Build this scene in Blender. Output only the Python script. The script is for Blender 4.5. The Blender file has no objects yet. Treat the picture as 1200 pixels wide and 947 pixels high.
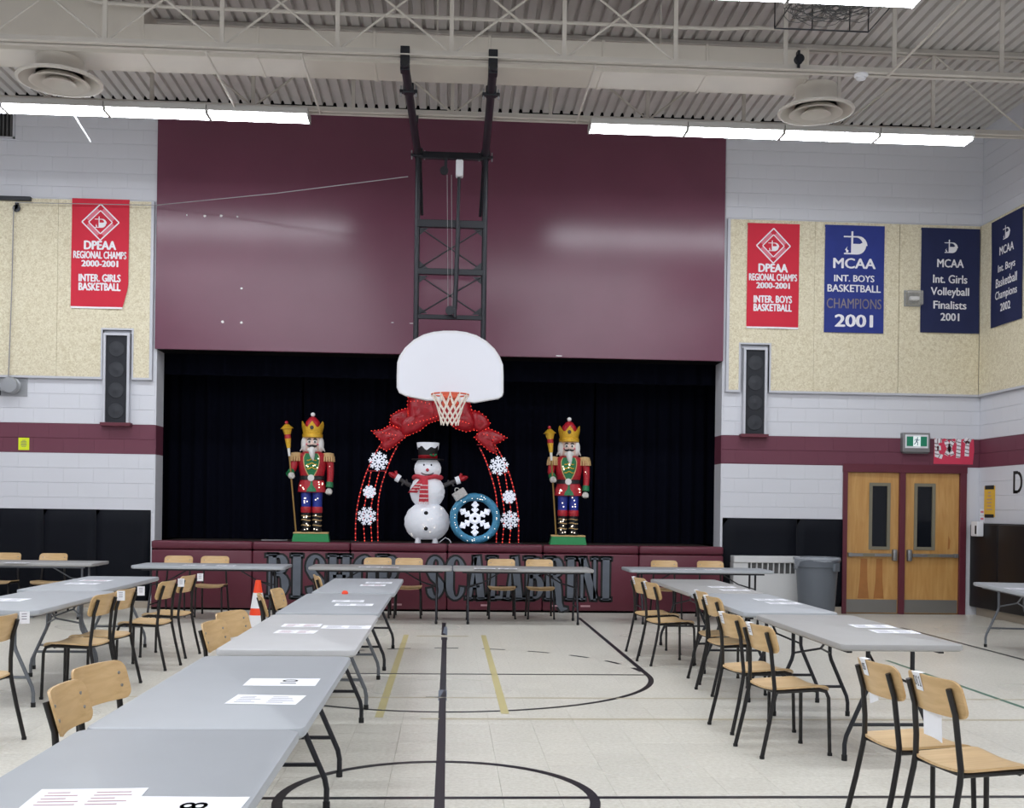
import bpy, bmesh, math, random
from mathutils import Matrix, Vector
random.seed(7)
S = bpy.context.scene
COL = S.collection
PI = math.pi
R = math.radians

# ------------------------------------------------------------------ camera, world, exposure
F, CX, CY, YAW, ROLL, EYE = 1270.0, 600.0, 597.5, .0587, .0136, 1.51
cr, sr, cyw, syw = math.cos(ROLL), math.sin(ROLL), math.cos(YAW), math.sin(YAW)
cam = bpy.data.cameras.new('camera')
cam.sensor_fit = 'HORIZONTAL'; cam.sensor_width = 36; cam.lens = F * 36 / 1200
cam.shift_y = (CY - 473.5) / 1200
cam.clip_start = .05; cam.clip_end = 100
camo = bpy.data.objects.new('camera', cam); COL.objects.link(camo)
fw = Vector((syw, cyw, 0)); rt = Vector((cyw, -syw, 0)); up = Vector((0, 0, 1))
cxv = rt * cr + up * sr; cyv = up * cr - rt * sr
camo.matrix_world = Matrix(((cxv.x, cyv.x, -fw.x, 0), (cxv.y, cyv.y, -fw.y, 0), (cxv.z, cyv.z, -fw.z, EYE), (0, 0, 0, 1)))
S.camera = camo
w = bpy.data.worlds.new('world'); S.world = w; w.use_nodes = True
w.node_tree.nodes['Background'].inputs[0].default_value = (.6, .65, .7, 1)
w.node_tree.nodes['Background'].inputs[1].default_value = .05
S.view_settings.view_transform = 'Standard'; S.view_settings.look = 'None'
S.view_settings.gamma = 1; S.view_settings.exposure = 0.0
S.view_settings.use_curve_mapping = False
LAMP = 29.0                       # strength of the fluorescent lenses

def ray(px, py):
    u0, v0 = px - CX, py - CY
    u = u0 * cr + v0 * sr; v = -u0 * sr + v0 * cr
    return (syw * F + cyw * u, cyw * F - syw * u, -v)
def atY(px, py, Y):               # point of the plane y = Y seen at a pixel
    d = ray(px, py); t = Y / d[1]
    return Vector((d[0] * t, Y, EYE + d[2] * t))
def atX(px, py, X):
    d = ray(px, py); t = X / d[0]
    return Vector((X, d[1] * t, EYE + d[2] * t))
def atZ(px, py, z):
    d = ray(px, py); t = (z - EYE) / d[2]
    return Vector((d[0] * t, d[1] * t, z))

# ------------------------------------------------------------------ materials
def lin(c):
    return tuple((x / 255 / 12.92) if x / 255 <= .04045 else ((x / 255 + .055) / 1.055) ** 2.4 for x in c)
def mat(name, rgb, rough=.5, metal=0, spec=.5, emit=None, estr=0, noise=0, nscale=8, bump=0, bscale=60, alpha=1, trans=0, coat=0, vary=0):
    m = bpy.data.materials.new(name); m.use_nodes = True
    nt = m.node_tree; N = nt.nodes; L = nt.links
    b = N['Principled BSDF']
    c = lin(rgb)
    b.inputs['Base Color'].default_value = (*c, 1)
    b.inputs['Roughness'].default_value = rough
    b.inputs['Metallic'].default_value = metal
    b.inputs['Specular IOR Level'].default_value = spec
    if coat: b.inputs['Coat Weight'].default_value = coat; b.inputs['Coat Roughness'].default_value = .15
    if trans: b.inputs['Transmission Weight'].default_value = trans
    if alpha < 1: b.inputs['Alpha'].default_value = alpha
    if emit:
        b.inputs['Emission Color'].default_value = (*lin(emit), 1)
        b.inputs['Emission Strength'].default_value = estr
    last = None
    tc = N.new('ShaderNodeTexCoord')
    if noise:
        t = N.new('ShaderNodeTexNoise'); t.inputs['Scale'].default_value = nscale; t.inputs['Detail'].default_value = 5
        L.new(tc.outputs['Object'], t.inputs['Vector'])
        r = N.new('ShaderNodeMapRange'); r.inputs[1].default_value = .3; r.inputs[2].default_value = .7
        r.inputs[3].default_value = 1 - noise; r.inputs[4].default_value = 1 + noise
        L.new(t.outputs[0], r.inputs[0])
        mx = N.new('ShaderNodeVectorMath'); mx.operation = 'SCALE'
        mx.inputs[0].default_value = c
        L.new(r.outputs[0], mx.inputs['Scale'])
        L.new(mx.outputs[0], b.inputs['Base Color']); last = mx
    if vary:
        oi = N.new('ShaderNodeObjectInfo')
        r2 = N.new('ShaderNodeMapRange'); r2.inputs[3].default_value = 1 - vary; r2.inputs[4].default_value = 1 + vary
        L.new(oi.outputs['Random'], r2.inputs[0])
        mv = N.new('ShaderNodeVectorMath'); mv.operation = 'SCALE'; mv.inputs[0].default_value = c
        if last: L.new(last.outputs[0], mv.inputs[0])
        L.new(r2.outputs[0], mv.inputs['Scale']); L.new(mv.outputs[0], b.inputs['Base Color'])
    if bump:
        t2 = N.new('ShaderNodeTexNoise'); t2.inputs['Scale'].default_value = bscale; t2.inputs['Detail'].default_value = 3
        L.new(tc.outputs['Object'], t2.inputs['Vector'])
        bp = N.new('ShaderNodeBump'); bp.inputs['Strength'].default_value = bump; bp.inputs['Distance'].default_value = .01
        L.new(t2.outputs[0], bp.inputs['Height']); L.new(bp.outputs[0], b.inputs['Normal'])
    return m

def wall_paint():
    m = mat('block_paint', (215, 216, 222), .55, bump=.12, bscale=90)
    nt = m.node_tree; N = nt.nodes; L = nt.links; b = N['Principled BSDF']
    g = N.new('ShaderNodeNewGeometry'); s = N.new('ShaderNodeSeparateXYZ'); L.new(g.outputs['Position'], s.inputs[0])
    a = N.new('ShaderNodeMath'); a.operation = 'GREATER_THAN'; a.inputs[1].default_value = 2.25; L.new(s.outputs[2], a.inputs[0])
    c = N.new('ShaderNodeMath'); c.operation = 'LESS_THAN'; c.inputs[1].default_value = 2.681; L.new(s.outputs[2], c.inputs[0])
    d = N.new('ShaderNodeMath'); d.operation = 'MULTIPLY'; L.new(a.outputs[0], d.inputs[0]); L.new(c.outputs[0], d.inputs[1])
    mx = N.new('ShaderNodeMix'); mx.data_type = 'RGBA'
    mx.inputs[6].default_value = (*lin((215, 216, 222)), 1); mx.inputs[7].default_value = (*lin((108, 55, 72)), 1)
    L.new(d.outputs[0], mx.inputs[0]); L.new(mx.outputs[2], b.inputs['Base Color'])
    return m
def tectum():
    m = mat('wood_fibre', (226, 216, 188), .9, spec=.2)
    nt = m.node_tree; N = nt.nodes; L = nt.links; b = N['Principled BSDF']
    tc = N.new('ShaderNodeTexCoord')
    t = N.new('ShaderNodeTexNoise'); t.inputs['Scale'].default_value = 26; t.inputs['Detail'].default_value = 6; t.inputs['Distortion'].default_value = 1.5
    L.new(tc.outputs['Object'], t.inputs['Vector'])
    r = N.new('ShaderNodeValToRGB'); r.color_ramp.elements[0].position = .34; r.color_ramp.elements[1].position = .62
    r.color_ramp.elements[0].color = (*lin((206, 194, 164)), 1); r.color_ramp.elements[1].color = (*lin((232, 224, 199)), 1)
    L.new(t.outputs[0], r.inputs[0]); L.new(r.outputs[0], b.inputs['Base Color'])
    bp = N.new('ShaderNodeBump'); bp.inputs['Strength'].default_value = .5; bp.inputs['Distance'].default_value = .01
    L.new(t.outputs[0], bp.inputs['Height']); L.new(bp.outputs[0], b.inputs['Normal'])
    return m
def floor_mat(name, joints):
    m = mat(name, (212, 206, 190), .22, spec=.5)
    nt = m.node_tree; N = nt.nodes; L = nt.links; b = N['Principled BSDF']
    g = N.new('ShaderNodeNewGeometry')
    t = N.new('ShaderNodeTexNoise'); t.inputs['Scale'].default_value = 38; t.inputs['Detail'].default_value = 7; t.inputs['Roughness'].default_value = .7
    L.new(g.outputs['Position'], t.inputs['Vector'])
    r = N.new('ShaderNodeValToRGB'); r.color_ramp.elements[0].position = .32; r.color_ramp.elements[1].position = .66
    r.color_ramp.elements[0].color = (*lin((205, 200, 187)), 1); r.color_ramp.elements[1].color = (*lin((232, 229, 219)), 1)
    L.new(t.outputs[0], r.inputs[0])
    t3 = N.new('ShaderNodeTexNoise'); t3.inputs['Scale'].default_value = .6; t3.inputs['Detail'].default_value = 1
    L.new(g.outputs['Position'], t3.inputs['Vector'])
    mr = N.new('ShaderNodeMapRange'); mr.inputs[1].default_value = .35; mr.inputs[2].default_value = .65; mr.inputs[3].default_value = .27; mr.inputs[4].default_value = .33
    L.new(t3.outputs[0], mr.inputs[0]); L.new(mr.outputs[0], b.inputs['Roughness'])
    src = r.outputs[0]
    if joints:
        br = N.new('ShaderNodeTexBrick'); br.offset = 0; br.inputs['Scale'].default_value = 1
        br.inputs['Brick Width'].default_value = .305; br.inputs['Row Height'].default_value = .305; br.inputs['Mortar Size'].default_value = .0012
        br.inputs['Color1'].default_value = (1, 1, 1, 1); br.inputs['Color2'].default_value = (.96, .96, .96, 1); br.inputs['Mortar'].default_value = (.8, .8, .8, 1)
        L.new(g.outputs['Position'], br.inputs['Vector'])
        mx = N.new('ShaderNodeMix'); mx.data_type = 'RGBA'; mx.blend_type = 'MULTIPLY'; mx.inputs[0].default_value = 1
        L.new(src, mx.inputs[6]); L.new(br.outputs[0], mx.inputs[7]); src = mx.outputs[2]
    else:
        oi = N.new('ShaderNodeObjectInfo'); r2 = N.new('ShaderNodeMapRange'); r2.inputs[3].default_value = .97; r2.inputs[4].default_value = 1.02
        L.new(oi.outputs['Random'], r2.inputs[0])
        mv = N.new('ShaderNodeVectorMath'); mv.operation = 'SCALE'; L.new(src, mv.inputs[0]); L.new(r2.outputs[0], mv.inputs['Scale']); src = mv.outputs[0]
    L.new(src, b.inputs['Base Color'])
    return m
def wood(name, c1, c2, sx, sy, sz, rough=.4):
    m = mat(name, c1, rough)
    nt = m.node_tree; N = nt.nodes; L = nt.links; b = N['Principled BSDF']
    tc = N.new('ShaderNodeTexCoord'); mp = N.new('ShaderNodeMapping'); mp.inputs['Scale'].default_value = (sx, sy, sz)
    L.new(tc.outputs['Object'], mp.inputs[0])
    t = N.new('ShaderNodeTexNoise'); t.inputs['Scale'].default_value = 1; t.inputs['Detail'].default_value = 6; t.inputs['Distortion'].default_value = .6
    L.new(mp.outputs[0], t.inputs['Vector'])
    r = N.new('ShaderNodeValToRGB'); r.color_ramp.elements[0].position = .35; r.color_ramp.elements[1].position = .68
    r.color_ramp.elements[0].color = (*lin(c2), 1); r.color_ramp.elements[1].color = (*lin(c1), 1)
    L.new(t.outputs[0], r.inputs[0]); L.new(r.outputs[0], b.inputs['Base Color'])
    return m

M = {}
M['paint'] = wall_paint(); M['tectum'] = tectum()
M['floor'] = floor_mat('floor_far', True); M['tile'] = floor_mat('floor_tile', False)
M['joint'] = mat('tile_joint', (150, 143, 128), .6)
M['maroon'] = mat('maroon_paint', (108, 62, 80), .22, noise=.04, nscale=1.5, bump=.03, bscale=6)
M['maroon_frame'] = mat('maroon_frame', (98, 38, 52), .4)
M['pad_maroon'] = mat('maroon_vinyl', (96, 36, 52), .42, bump=.06, bscale=14)
M['pad_black'] = mat('black_vinyl', (5, 9, 20), .6, spec=.2, bump=.12, bscale=4)
M['pad_brown'] = mat('brown_black_vinyl', (17, 15, 19), .48, spec=.35, bump=.1, bscale=4)
M['trimwhite'] = mat('white_trim', (196, 197, 204), .5)
M['ceil'] = mat('cream_steel', (205, 199, 190), .55)
M['deck'] = mat('deck_steel', (208, 204, 200), .6, noise=.04, nscale=3)
M['duct'] = mat('painted_duct', (212, 205, 194), .45, noise=.04, nscale=2)
M['lens'] = mat('lit_lens', (240, 245, 250), .5, emit=(243, 248, 255), estr=LAMP)
M['housing'] = mat('light_housing', (190, 188, 184), .5)
M['navycurtain'] = mat('navy_velvet', (7, 9, 21), .95, spec=.08)
M['stageblack'] = mat('stage_black', (10, 10, 12), .9, spec=.1)
M['stagefloor'] = mat('stage_floor', (58, 50, 46), .5)
M['steelblack'] = mat('black_steel', (36, 38, 44), .35, metal=.3)
M['galv'] = mat('grey_metal', (165, 167, 170), .4, metal=.6)
M['white'] = mat('white_plastic', (232, 232, 236), .45)
M['board'] = mat('backboard_white', (236, 237, 245), .35)
M['rim'] = mat('orange_rim', (214, 92, 60), .4)
M['net'] = mat('net_cord', (238, 226, 214), .9)
M['table'] = mat('grey_table_plastic', (170, 174, 179), .42, noise=.02, nscale=5, bump=.05, bscale=220, vary=.02)
M['table_warm'] = mat('warm_grey_table_plastic', (166, 165, 164), .42, noise=.02, nscale=5, bump=.05, bscale=220)
M['table_pale'] = mat('pale_table_plastic', (196, 196, 197), .42, noise=.03, nscale=5, bump=.05, bscale=220)
M['tleg'] = mat('grey_table_leg', (112, 116, 122), .35, metal=.4)
M['tlegdark'] = mat('dark_table_leg', (44, 45, 50), .35, metal=.4)
M['rubber'] = mat('rubber', (22, 22, 24), .7)
M['ply'] = wood('maple_ply', (216, 182, 132), (200, 164, 114), 3, 40, 40, .35)
M['plyseat'] = wood('maple_ply_seat', (218, 186, 140), (202, 168, 120), 40, 3, 40, .32)
M['tube'] = mat('black_chair_tube', (20, 17, 17), .36)
M['paper'] = mat('white_paper', (244, 245, 250), .7)
M['ink'] = mat('black_ink', (22, 22, 26), .7)
M['inkgrey'] = mat('grey_ink', (150, 148, 160), .7)
M['inkred'] = mat('red_ink', (188, 146, 152), .7)
M['tape'] = mat('clear_tape', (226, 222, 210), .15)
M['door'] = wood('maple_door', (206, 160, 98), (190, 140, 78), 14, 5, 1.6, .35)
M['doordark'] = mat('worn_varnish', (170, 112, 58), .4, noise=.08, nscale=9)
M['glassdark'] = mat('dark_glass', (20, 23, 30), .08, spec=.3)
M['litefrm'] = mat('lite_frame', (128, 122, 104), .4)
M['steel'] = mat('brushed_steel', (150, 150, 150), .38, metal=.7)
M['kick'] = mat('kick_plate', (140, 138, 134), .42, metal=.6)
M['trash'] = mat('grey_bin_plastic', (98, 104, 112), .5, bump=.05, bscale=50)
M['bag'] = mat('clear_bag', (206, 212, 220), .15, alpha=.3)
M['conv'] = mat('convector_enamel', (212, 212, 212), .45)
M['grille'] = mat('grille_dark', (92, 92, 92), .6)
M['red'] = mat('banner_red', (205, 34, 58), .75, noise=.03, nscale=4)
M['blue'] = mat('banner_blue', (36, 52, 132), .75, noise=.05, nscale=5)
M['navy'] = mat('banner_navy', (22, 32, 76), .75, noise=.05, nscale=5)
M['bwhite'] = mat('banner_white', (238, 236, 240), .75)
M['bpink'] = mat('banner_pink', (222, 120, 136), .75)
M['bgrey'] = mat('banner_bronze', (134, 124, 128), .6)
M['green'] = mat('sign_green', (22, 112, 84), .5, emit=(22, 120, 90), estr=.25)
M['signwhite'] = mat('sign_white', (225, 240, 240), .5, emit=(225, 240, 240), estr=.45)
M['signblue'] = mat('sign_ink', (30, 44, 78), .5)
M['pink'] = mat('poster_pink', (216, 62, 92), .7)
M['yellow'] = mat('note_yellow', (224, 236, 36), .7)
M['mustard'] = mat('sign_mustard', (232, 186, 62), .6)
M['orange'] = mat('cone_orange', (250, 74, 34), .45)
M['whitereflect'] = mat('cone_white', (236, 236, 238), .4)
M['slate'] = mat('slate_letter', (96, 102, 112), .5, noise=.1, nscale=6)
M['black'] = mat('matte_black', (14, 14, 17), .6)
M['linek'] = mat('court_black', (34, 34, 42), .3)
M['linet'] = mat('court_tan', (206, 194, 140), .3)
M['linetf'] = mat('court_pale_tan', (196, 186, 160), .3)
M['lineg'] = mat('court_green', (78, 122, 104), .3)
M['tapegrey'] = mat('grey_tape', (118, 126, 140), .4)
M['base'] = mat('vinyl_base', (176, 164, 148), .5)
M['chip'] = mat('bare_plaster', (225, 220, 218), .8)
M['spk'] = mat('speaker_cloth', (36, 38, 44), .8, noise=.15, nscale=12)
M['spkcone'] = mat('speaker_cone', (44, 46, 52), .6)
M['clear'] = mat('clear_guard', (210, 208, 200), .12, alpha=.35)
# decorations
M['n_red'] = mat('tinsel_red', (176, 28, 42), .35, noise=.25, nscale=60, bump=.4, bscale=150)
M['n_green'] = mat('tinsel_green', (24, 118, 70), .35, noise=.25, nscale=60, bump=.4, bscale=150)
M['n_blue'] = mat('tinsel_blue', (36, 54, 150), .35, noise=.25, nscale=60, bump=.4, bscale=150)
M['n_gold'] = mat('tinsel_gold', (226, 178, 52), .3, metal=.3, noise=.15, nscale=60, bump=.3, bscale=150)
M['n_bronze'] = mat('dull_gold', (150, 118, 62), .45, metal=.2)
M['n_tan'] = mat('tinsel_tan', (206, 170, 118), .5, noise=.15, nscale=60)
M['n_black'] = mat('tinsel_black', (24, 24, 28), .3, bump=.4, bscale=150)
M['n_skin'] = mat('painted_skin', (236, 208, 196), .5)
M['n_white'] = mat('white_fur', (234, 232, 230), .9, bump=.6, bscale=120)
M['n_glove'] = mat('grey_glove', (206, 202, 196), .6, bump=.4, bscale=150)
M['bead'] = mat('warm_bead', (255, 240, 220), .4, emit=(255, 240, 220), estr=1.5)
M['redbead'] = mat('red_bead', (255, 80, 66), .4, emit=(255, 84, 66), estr=1.0)
M['snow'] = mat('white_tinsel', (240, 243, 250), .75, bump=.5, bscale=90, noise=.03, nscale=30, emit=(240, 243, 252), estr=.12)  # faint glow added to brighten the snowman's white
M['snowlit'] = mat('white_plastic_flake', (236, 240, 250), .4, emit=(235, 240, 255), estr=.35)
M['scarf'] = mat('scarf_red', (206, 62, 76), .85, bump=.5, bscale=80)
M['scarfw'] = mat('scarf_white', (238, 222, 222), .85, bump=.5, bscale=80)
M['twig'] = mat('grey_twig', (68, 66, 68), .7)
M['ribbon'] = mat('red_ribbon', (168, 20, 34), .32, noise=.2, nscale=14, bump=.6, bscale=16)
M['ringblue'] = mat('blue_tinsel', (66, 140, 178), .4, noise=.3, nscale=50, bump=.6, bscale=110)
M['silver'] = mat('silver_tinsel', (190, 188, 186), .4, metal=.3, noise=.15, nscale=60)
M['basegreen'] = mat('base_green', (34, 138, 78), .6, bump=.3, bscale=120)
M['cable'] = mat('grey_cable', (150, 148, 150), .6)

# ------------------------------------------------------------------ mesh helper
class MB:
    def __init__(s): s.v = []; s.f = []; s.M = None
    def add(s, vs, fs):
        n = len(s.v)
        for p in vs:
            p = Vector(p)
            if s.M is not None: p = s.M @ p
            s.v.append(tuple(p))
        for f in fs: s.f.append(tuple(i + n for i in f))
        return s
    def box(s, cx, cy, cz, sx, sy, sz, b=0):
        hx, hy, hz = sx / 2, sy / 2, sz / 2
        if b <= 0:
            vs = [(cx + i * hx, cy + j * hy, cz + k * hz) for k in (-1, 1) for j in (-1, 1) for i in (-1, 1)]
            return s.add(vs, [(0, 2, 3, 1), (4, 5, 7, 6), (0, 1, 5, 4), (2, 6, 7, 3), (0, 4, 6, 2), (1, 3, 7, 5)])
        bm = bmesh.new(); bmesh.ops.create_cube(bm, size=1)
        for v in bm.verts: v.co = Vector((v.co.x * sx, v.co.y * sy, v.co.z * sz))
        bmesh.ops.bevel(bm, geom=bm.edges[:] , offset=min(b, .49 * min(sx, sy, sz)), segments=2, affect='EDGES', profile=.5)
        bm.verts.ensure_lookup_table()
        vs = [(v.co.x + cx, v.co.y + cy, v.co.z + cz) for v in bm.verts]; fs = [tuple(v.index for v in f.verts) for f in bm.faces]
        bm.free(); return s.add(vs, fs)
    def b2(s, x0, x1, y0, y1, z0, z1, b=0):
        return s.box((x0 + x1) / 2, (y0 + y1) / 2, (z0 + z1) / 2, x1 - x0, y1 - y0, z1 - z0, b)
    def tube(s, pts, r, n=8, closed=False, caps=True, fl=1):
        P = [Vector(p) for p in pts]; m = len(P); rs = r if isinstance(r, (list, tuple)) else [r] * m
        T = []
        for i in range(m):
            a = P[(i - 1) % m] if (closed or i > 0) else P[i]; b = P[(i + 1) % m] if (closed or i < m - 1) else P[i]
            t = (b - a); T.append(t.normalized() if t.length > 1e-9 else Vector((0, 0, 1)))
        ref = Vector((0, 0, 1)) if abs(T[0].z) < .9 else Vector((1, 0, 0))
        nrm = (ref - T[0] * ref.dot(T[0])).normalized(); vs = []; fs = []
        for i in range(m):
            nrm = (nrm - T[i] * nrm.dot(T[i]))
            nrm = nrm.normalized() if nrm.length > 1e-6 else T[i].orthogonal().normalized()
            bi = T[i].cross(nrm)
            for k in range(n):
                a = 2 * PI * k / n
                vs.append(P[i] + (nrm * math.cos(a) * fl + bi * math.sin(a)) * rs[i])
        for i in range(m if closed else m - 1):
            j = (i + 1) % m
            for k in range(n):
                l = (k + 1) % n
                fs.append((i * n + k, i * n + l, j * n + l, j * n + k))
        if caps and not closed:
            fs.append(tuple(range(n - 1, -1, -1))); fs.append(tuple((m - 1) * n + k for k in range(n)))
        return s.add(vs, fs)
    def lathe(s, prof, n=16, c=(0, 0, 0), sx=1, sy=1):
        vs = []; fs = []; m = len(prof)
        for r, z in prof:
            for k in range(n):
                a = 2 * PI * k / n; vs.append((c[0] + r * sx * math.cos(a), c[1] + r * sy * math.sin(a), c[2] + z))
        for i in range(m - 1):
            for k in range(n):
                l = (k + 1) % n; fs.append((i * n + k, i * n + l, (i + 1) * n + l, (i + 1) * n + k))
        fs.append(tuple(range(n - 1, -1, -1))); fs.append(tuple((m - 1) * n + k for k in range(n)))
        return s.add(vs, fs)
    def ell(s, c, r, n=14, m=9):
        if isinstance(r, (int, float)): r = (r, r, r)
        prof = [(math.sin(PI * i / m) + 1e-4, -math.cos(PI * i / m)) for i in range(m + 1)]
        vs = []; fs = []
        for pr, pz in prof:
            for k in range(n):
                a = 2 * PI * k / n; vs.append((c[0] + r[0] * pr * math.cos(a), c[1] + r[1] * pr * math.sin(a), c[2] + r[2] * pz))
        for i in range(m):
            for k in range(n):
                l = (k + 1) % n; fs.append((i * n + k, i * n + l, (i + 1) * n + l, (i + 1) * n + k))
        fs.append(tuple(range(n - 1, -1, -1))); fs.append(tuple(m * n + k for k in range(n)))
        return s.add(vs, fs)
    def prism(s, poly, y0, y1):           # polygon in x,z, pulled along y
        n = len(poly)
        vs = [(x, y0, z) for x, z in poly] + [(x, y1, z) for x, z in poly]
        fs = [tuple(range(n)), tuple(range(2 * n - 1, n - 1, -1))] + [(i, i + n, (i + 1) % n + n, (i + 1) % n) for i in range(n)]
        return s.add(vs, fs)
    def slab(s, poly, z0, z1, b=0):       # polygon in x,y, pulled along z, optionally with an eased top edge
        n = len(poly)
        rings = [(z0, 0), (z1, 0)] if b <= 0 else [(z0, b), (z0 + b, 0), (z1 - b, 0), (z1 - b * .3, b * .3), (z1, b)]
        cx = sum(p[0] for p in poly) / n; cy = sum(p[1] for p in poly) / n
        hx = max(abs(p[0] - cx) for p in poly); hy = max(abs(p[1] - cy) for p in poly)
        vs = []; fs = []
        for z, o in rings:
            vs += [(cx + (x - cx) * (1 - o / hx), cy + (y - cy) * (1 - o / hy), z) for x, y in poly]
        for i in range(len(rings) - 1):
            fs += [(i * n + k, i * n + (k + 1) % n, (i + 1) * n + (k + 1) % n, (i + 1) * n + k) for k in range(n)]
        fs += [tuple(range(n - 1, -1, -1)), tuple((len(rings) - 1) * n + k for k in range(n))]
        return s.add(vs, fs)
    def sheet(s, nu, nv, fn, th):         # thick curved sheet; fn(u,v) -> point; th = offset vector
        th = Vector(th); vs = []; fs = []; W = nu + 1
        for o in (Vector((0, 0, 0)), th):
            for j in range(nv + 1):
                for i in range(nu + 1): vs.append(Vector(fn(i / nu, j / nv)) + o)
        B = W * (nv + 1)
        for j in range(nv):
            for i in range(nu):
                a = j * W + i; fs.append((a, a + 1, a + W + 1, a + W)); fs.append((B + a, B + a + W, B + a + W + 1, B + a + 1))
        for i in range(nu):
            fs.append((i, B + i, B + i + 1, i + 1)); a = nv * W + i; fs.append((a, a + 1, B + a + 1, B + a))
        for j in range(nv):
            a = j * W; fs.append((a, a + W, B + a + W, B + a)); a = j * W + nu; fs.append((a, B + a, B + a + W, a + W))
        return s.add(vs, fs)
    def stroke(s, pts, wd, y0, y1):       # flat ribbon along a polyline of (x, z), with mitred joins
        P = [Vector((p[0], p[1])) for p in pts]; m = len(P); ws = wd if isinstance(wd, (list, tuple)) else [wd] * m
        Lf = []; Rt = []
        for i in range(m):
            d1 = (P[i] - P[i - 1]).normalized() if i else None; d2 = (P[i + 1] - P[i]).normalized() if i < m - 1 else None
            d1 = d1 or d2; d2 = d2 or d1
            n1 = Vector((-d1.y, d1.x)); n2 = Vector((-d2.y, d2.x)); nn = (n1 + n2)
            nn = nn / max(.35, nn.dot(n1)) if nn.length > 1e-6 else n1
            Lf.append(P[i] + nn * ws[i] / 2); Rt.append(P[i] - nn * ws[i] / 2)
        for i in range(m - 1):
            s.prism([tuple(Rt[i]), tuple(Rt[i + 1]), tuple(Lf[i + 1]), tuple(Lf[i])], y0, y1)
        return s
    def build(s, name, m, parent=None, smooth=None, fix=True):
        me = bpy.data.meshes.new(name); me.from_pydata(s.v, [], s.f)
        if fix:
            bm = bmesh.new(); bm.from_mesh(me); bmesh.ops.recalc_face_normals(bm, faces=bm.faces); bm.to_mesh(me); bm.free()
        if smooth is not None:
            me.polygons.foreach_set('use_smooth', [True] * len(me.polygons)); me.set_sharp_from_angle(angle=R(smooth))
        me.materials.append(m)
        o = bpy.data.objects.new(name, me); COL.objects.link(o)
        if parent: o.parent = parent
        return o
def place(o, loc, rz=0):
    o.location = loc; o.rotation_euler = (0, 0, rz); return o
def inst(name, me, parent=None, loc=(0, 0, 0), rot=(0, 0, 0), scale=(1, 1, 1)):
    o = bpy.data.objects.new(name, me); COL.objects.link(o)
    o.parent = parent; o.location = loc; o.rotation_euler = rot; o.scale = scale; return o
def tag(o, label, cat, group=None, kind=None):
    o['label'] = label; o['category'] = cat
    if group: o['group'] = group
    if kind: o['kind'] = kind
    return o
def thing(name, label, cat, loc=(0, 0, 0), rz=0, group=None, kind=None):
    o = bpy.data.objects.new(name, None); o.empty_display_size = .1; COL.objects.link(o)
    o.location = loc; o.rotation_euler = (0, 0, rz)
    return tag(o, label, cat, group, kind)
def dup(root, loc, rz=0, label=None, group=None):
    def cp(o, par):
        c = o.copy(); COL.objects.link(c); c.parent = par
        for ch in o.children: cp(ch, c)
        return c
    r = cp(root, None); r.location = loc; r.rotation_euler = (0, 0, rz)
    if label: r['label'] = label
    if group: r['group'] = group
    return r
def rrect(w, h, r, n=4):
    pts = []
    for cx, cy, a0 in ((w / 2 - r, h / 2 - r, 0), (-w / 2 + r, h / 2 - r, 90), (-w / 2 + r, -h / 2 + r, 180), (w / 2 - r, -h / 2 + r, 270)):
        for k in range(n + 1):
            a = R(a0 + 90 * k / n); pts.append((cx + r * math.cos(a), cy + r * math.sin(a)))
    return pts
def arc(cx, cz, rx, rz, a0, a1, n):
    return [(cx + rx * math.cos(R(a0 + (a1 - a0) * k / n)), cz + rz * math.sin(R(a0 + (a1 - a0) * k / n))) for k in range(n + 1)]
_tx = {}
def text(name, s, cx, cz, wd, ht, m, parent, y=0, bold=.02, spin=0, bend=None):
    """flat lettering in the x,z plane facing -y, fitted to wd x ht around (cx, cz)"""
    key = (s, bold)
    if key not in _tx:
        c = bpy.data.curves.new('t', 'FONT'); c.body = s; c.size = 1; c.resolution_u = 3; c.fill_mode = 'FRONT'
        o = bpy.data.objects.new('t', c); COL.objects.link(o)
        bpy.context.view_layer.update()
        e = o.evaluated_get(bpy.context.evaluated_depsgraph_get()); me = e.to_mesh()
        V0 = [tuple(v.co) for v in me.vertices]; F0 = [tuple(p.vertices) for p in me.polygons]; VV, FF = [], []
        for dx, dy in ((-bold, 0), (bold, 0), (0, -bold * .5), (0, bold * .5)):       # weight by overlaid copies
            n0 = len(VV); VV += [(a + dx, b + dy, c_) for a, b, c_ in V0]; FF += [tuple(i + n0 for i in f) for f in F0]
        _tx[key] = (VV, FF)
        e.to_mesh_clear(); bpy.data.objects.remove(o); bpy.data.curves.remove(c)
    vs, fs = _tx[key]
    x0 = min(v[0] for v in vs); x1 = max(v[0] for v in vs); y0 = min(v[1] for v in vs); y1 = max(v[1] for v in vs)
    out = []
    for v in vs:
        a = ((v[0] - x0) / (x1 - x0) - .5) * wd; b = ((v[1] - y0) / (y1 - y0) - .5) * ht
        if spin: a, b = a * math.cos(spin) - b * math.sin(spin), a * math.sin(spin) + b * math.cos(spin)
        x, z = cx + a, cz + b
        out.append((x, y + (bend(x, z) if bend else 0), z))
    mb = MB(); mb.add(out, fs)
    return mb.build(name, m, parent, fix=False)

# ------------------------------------------------------------------ room shell
WY = 16.15; XR = 8.11; XL = -8.11; YB = -6.0; ZC = 7.40
OX0, OX1, OZ = -4.289, 4.10, 3.80         # stage opening
CZ0, CC, BL = .095, .2155, .431           # block courses
def struct(name, mb, m, label, cat, smooth=None):
    o = mb.build(name, m, None, smooth); return tag(o, label, cat, None, 'structure')

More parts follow.
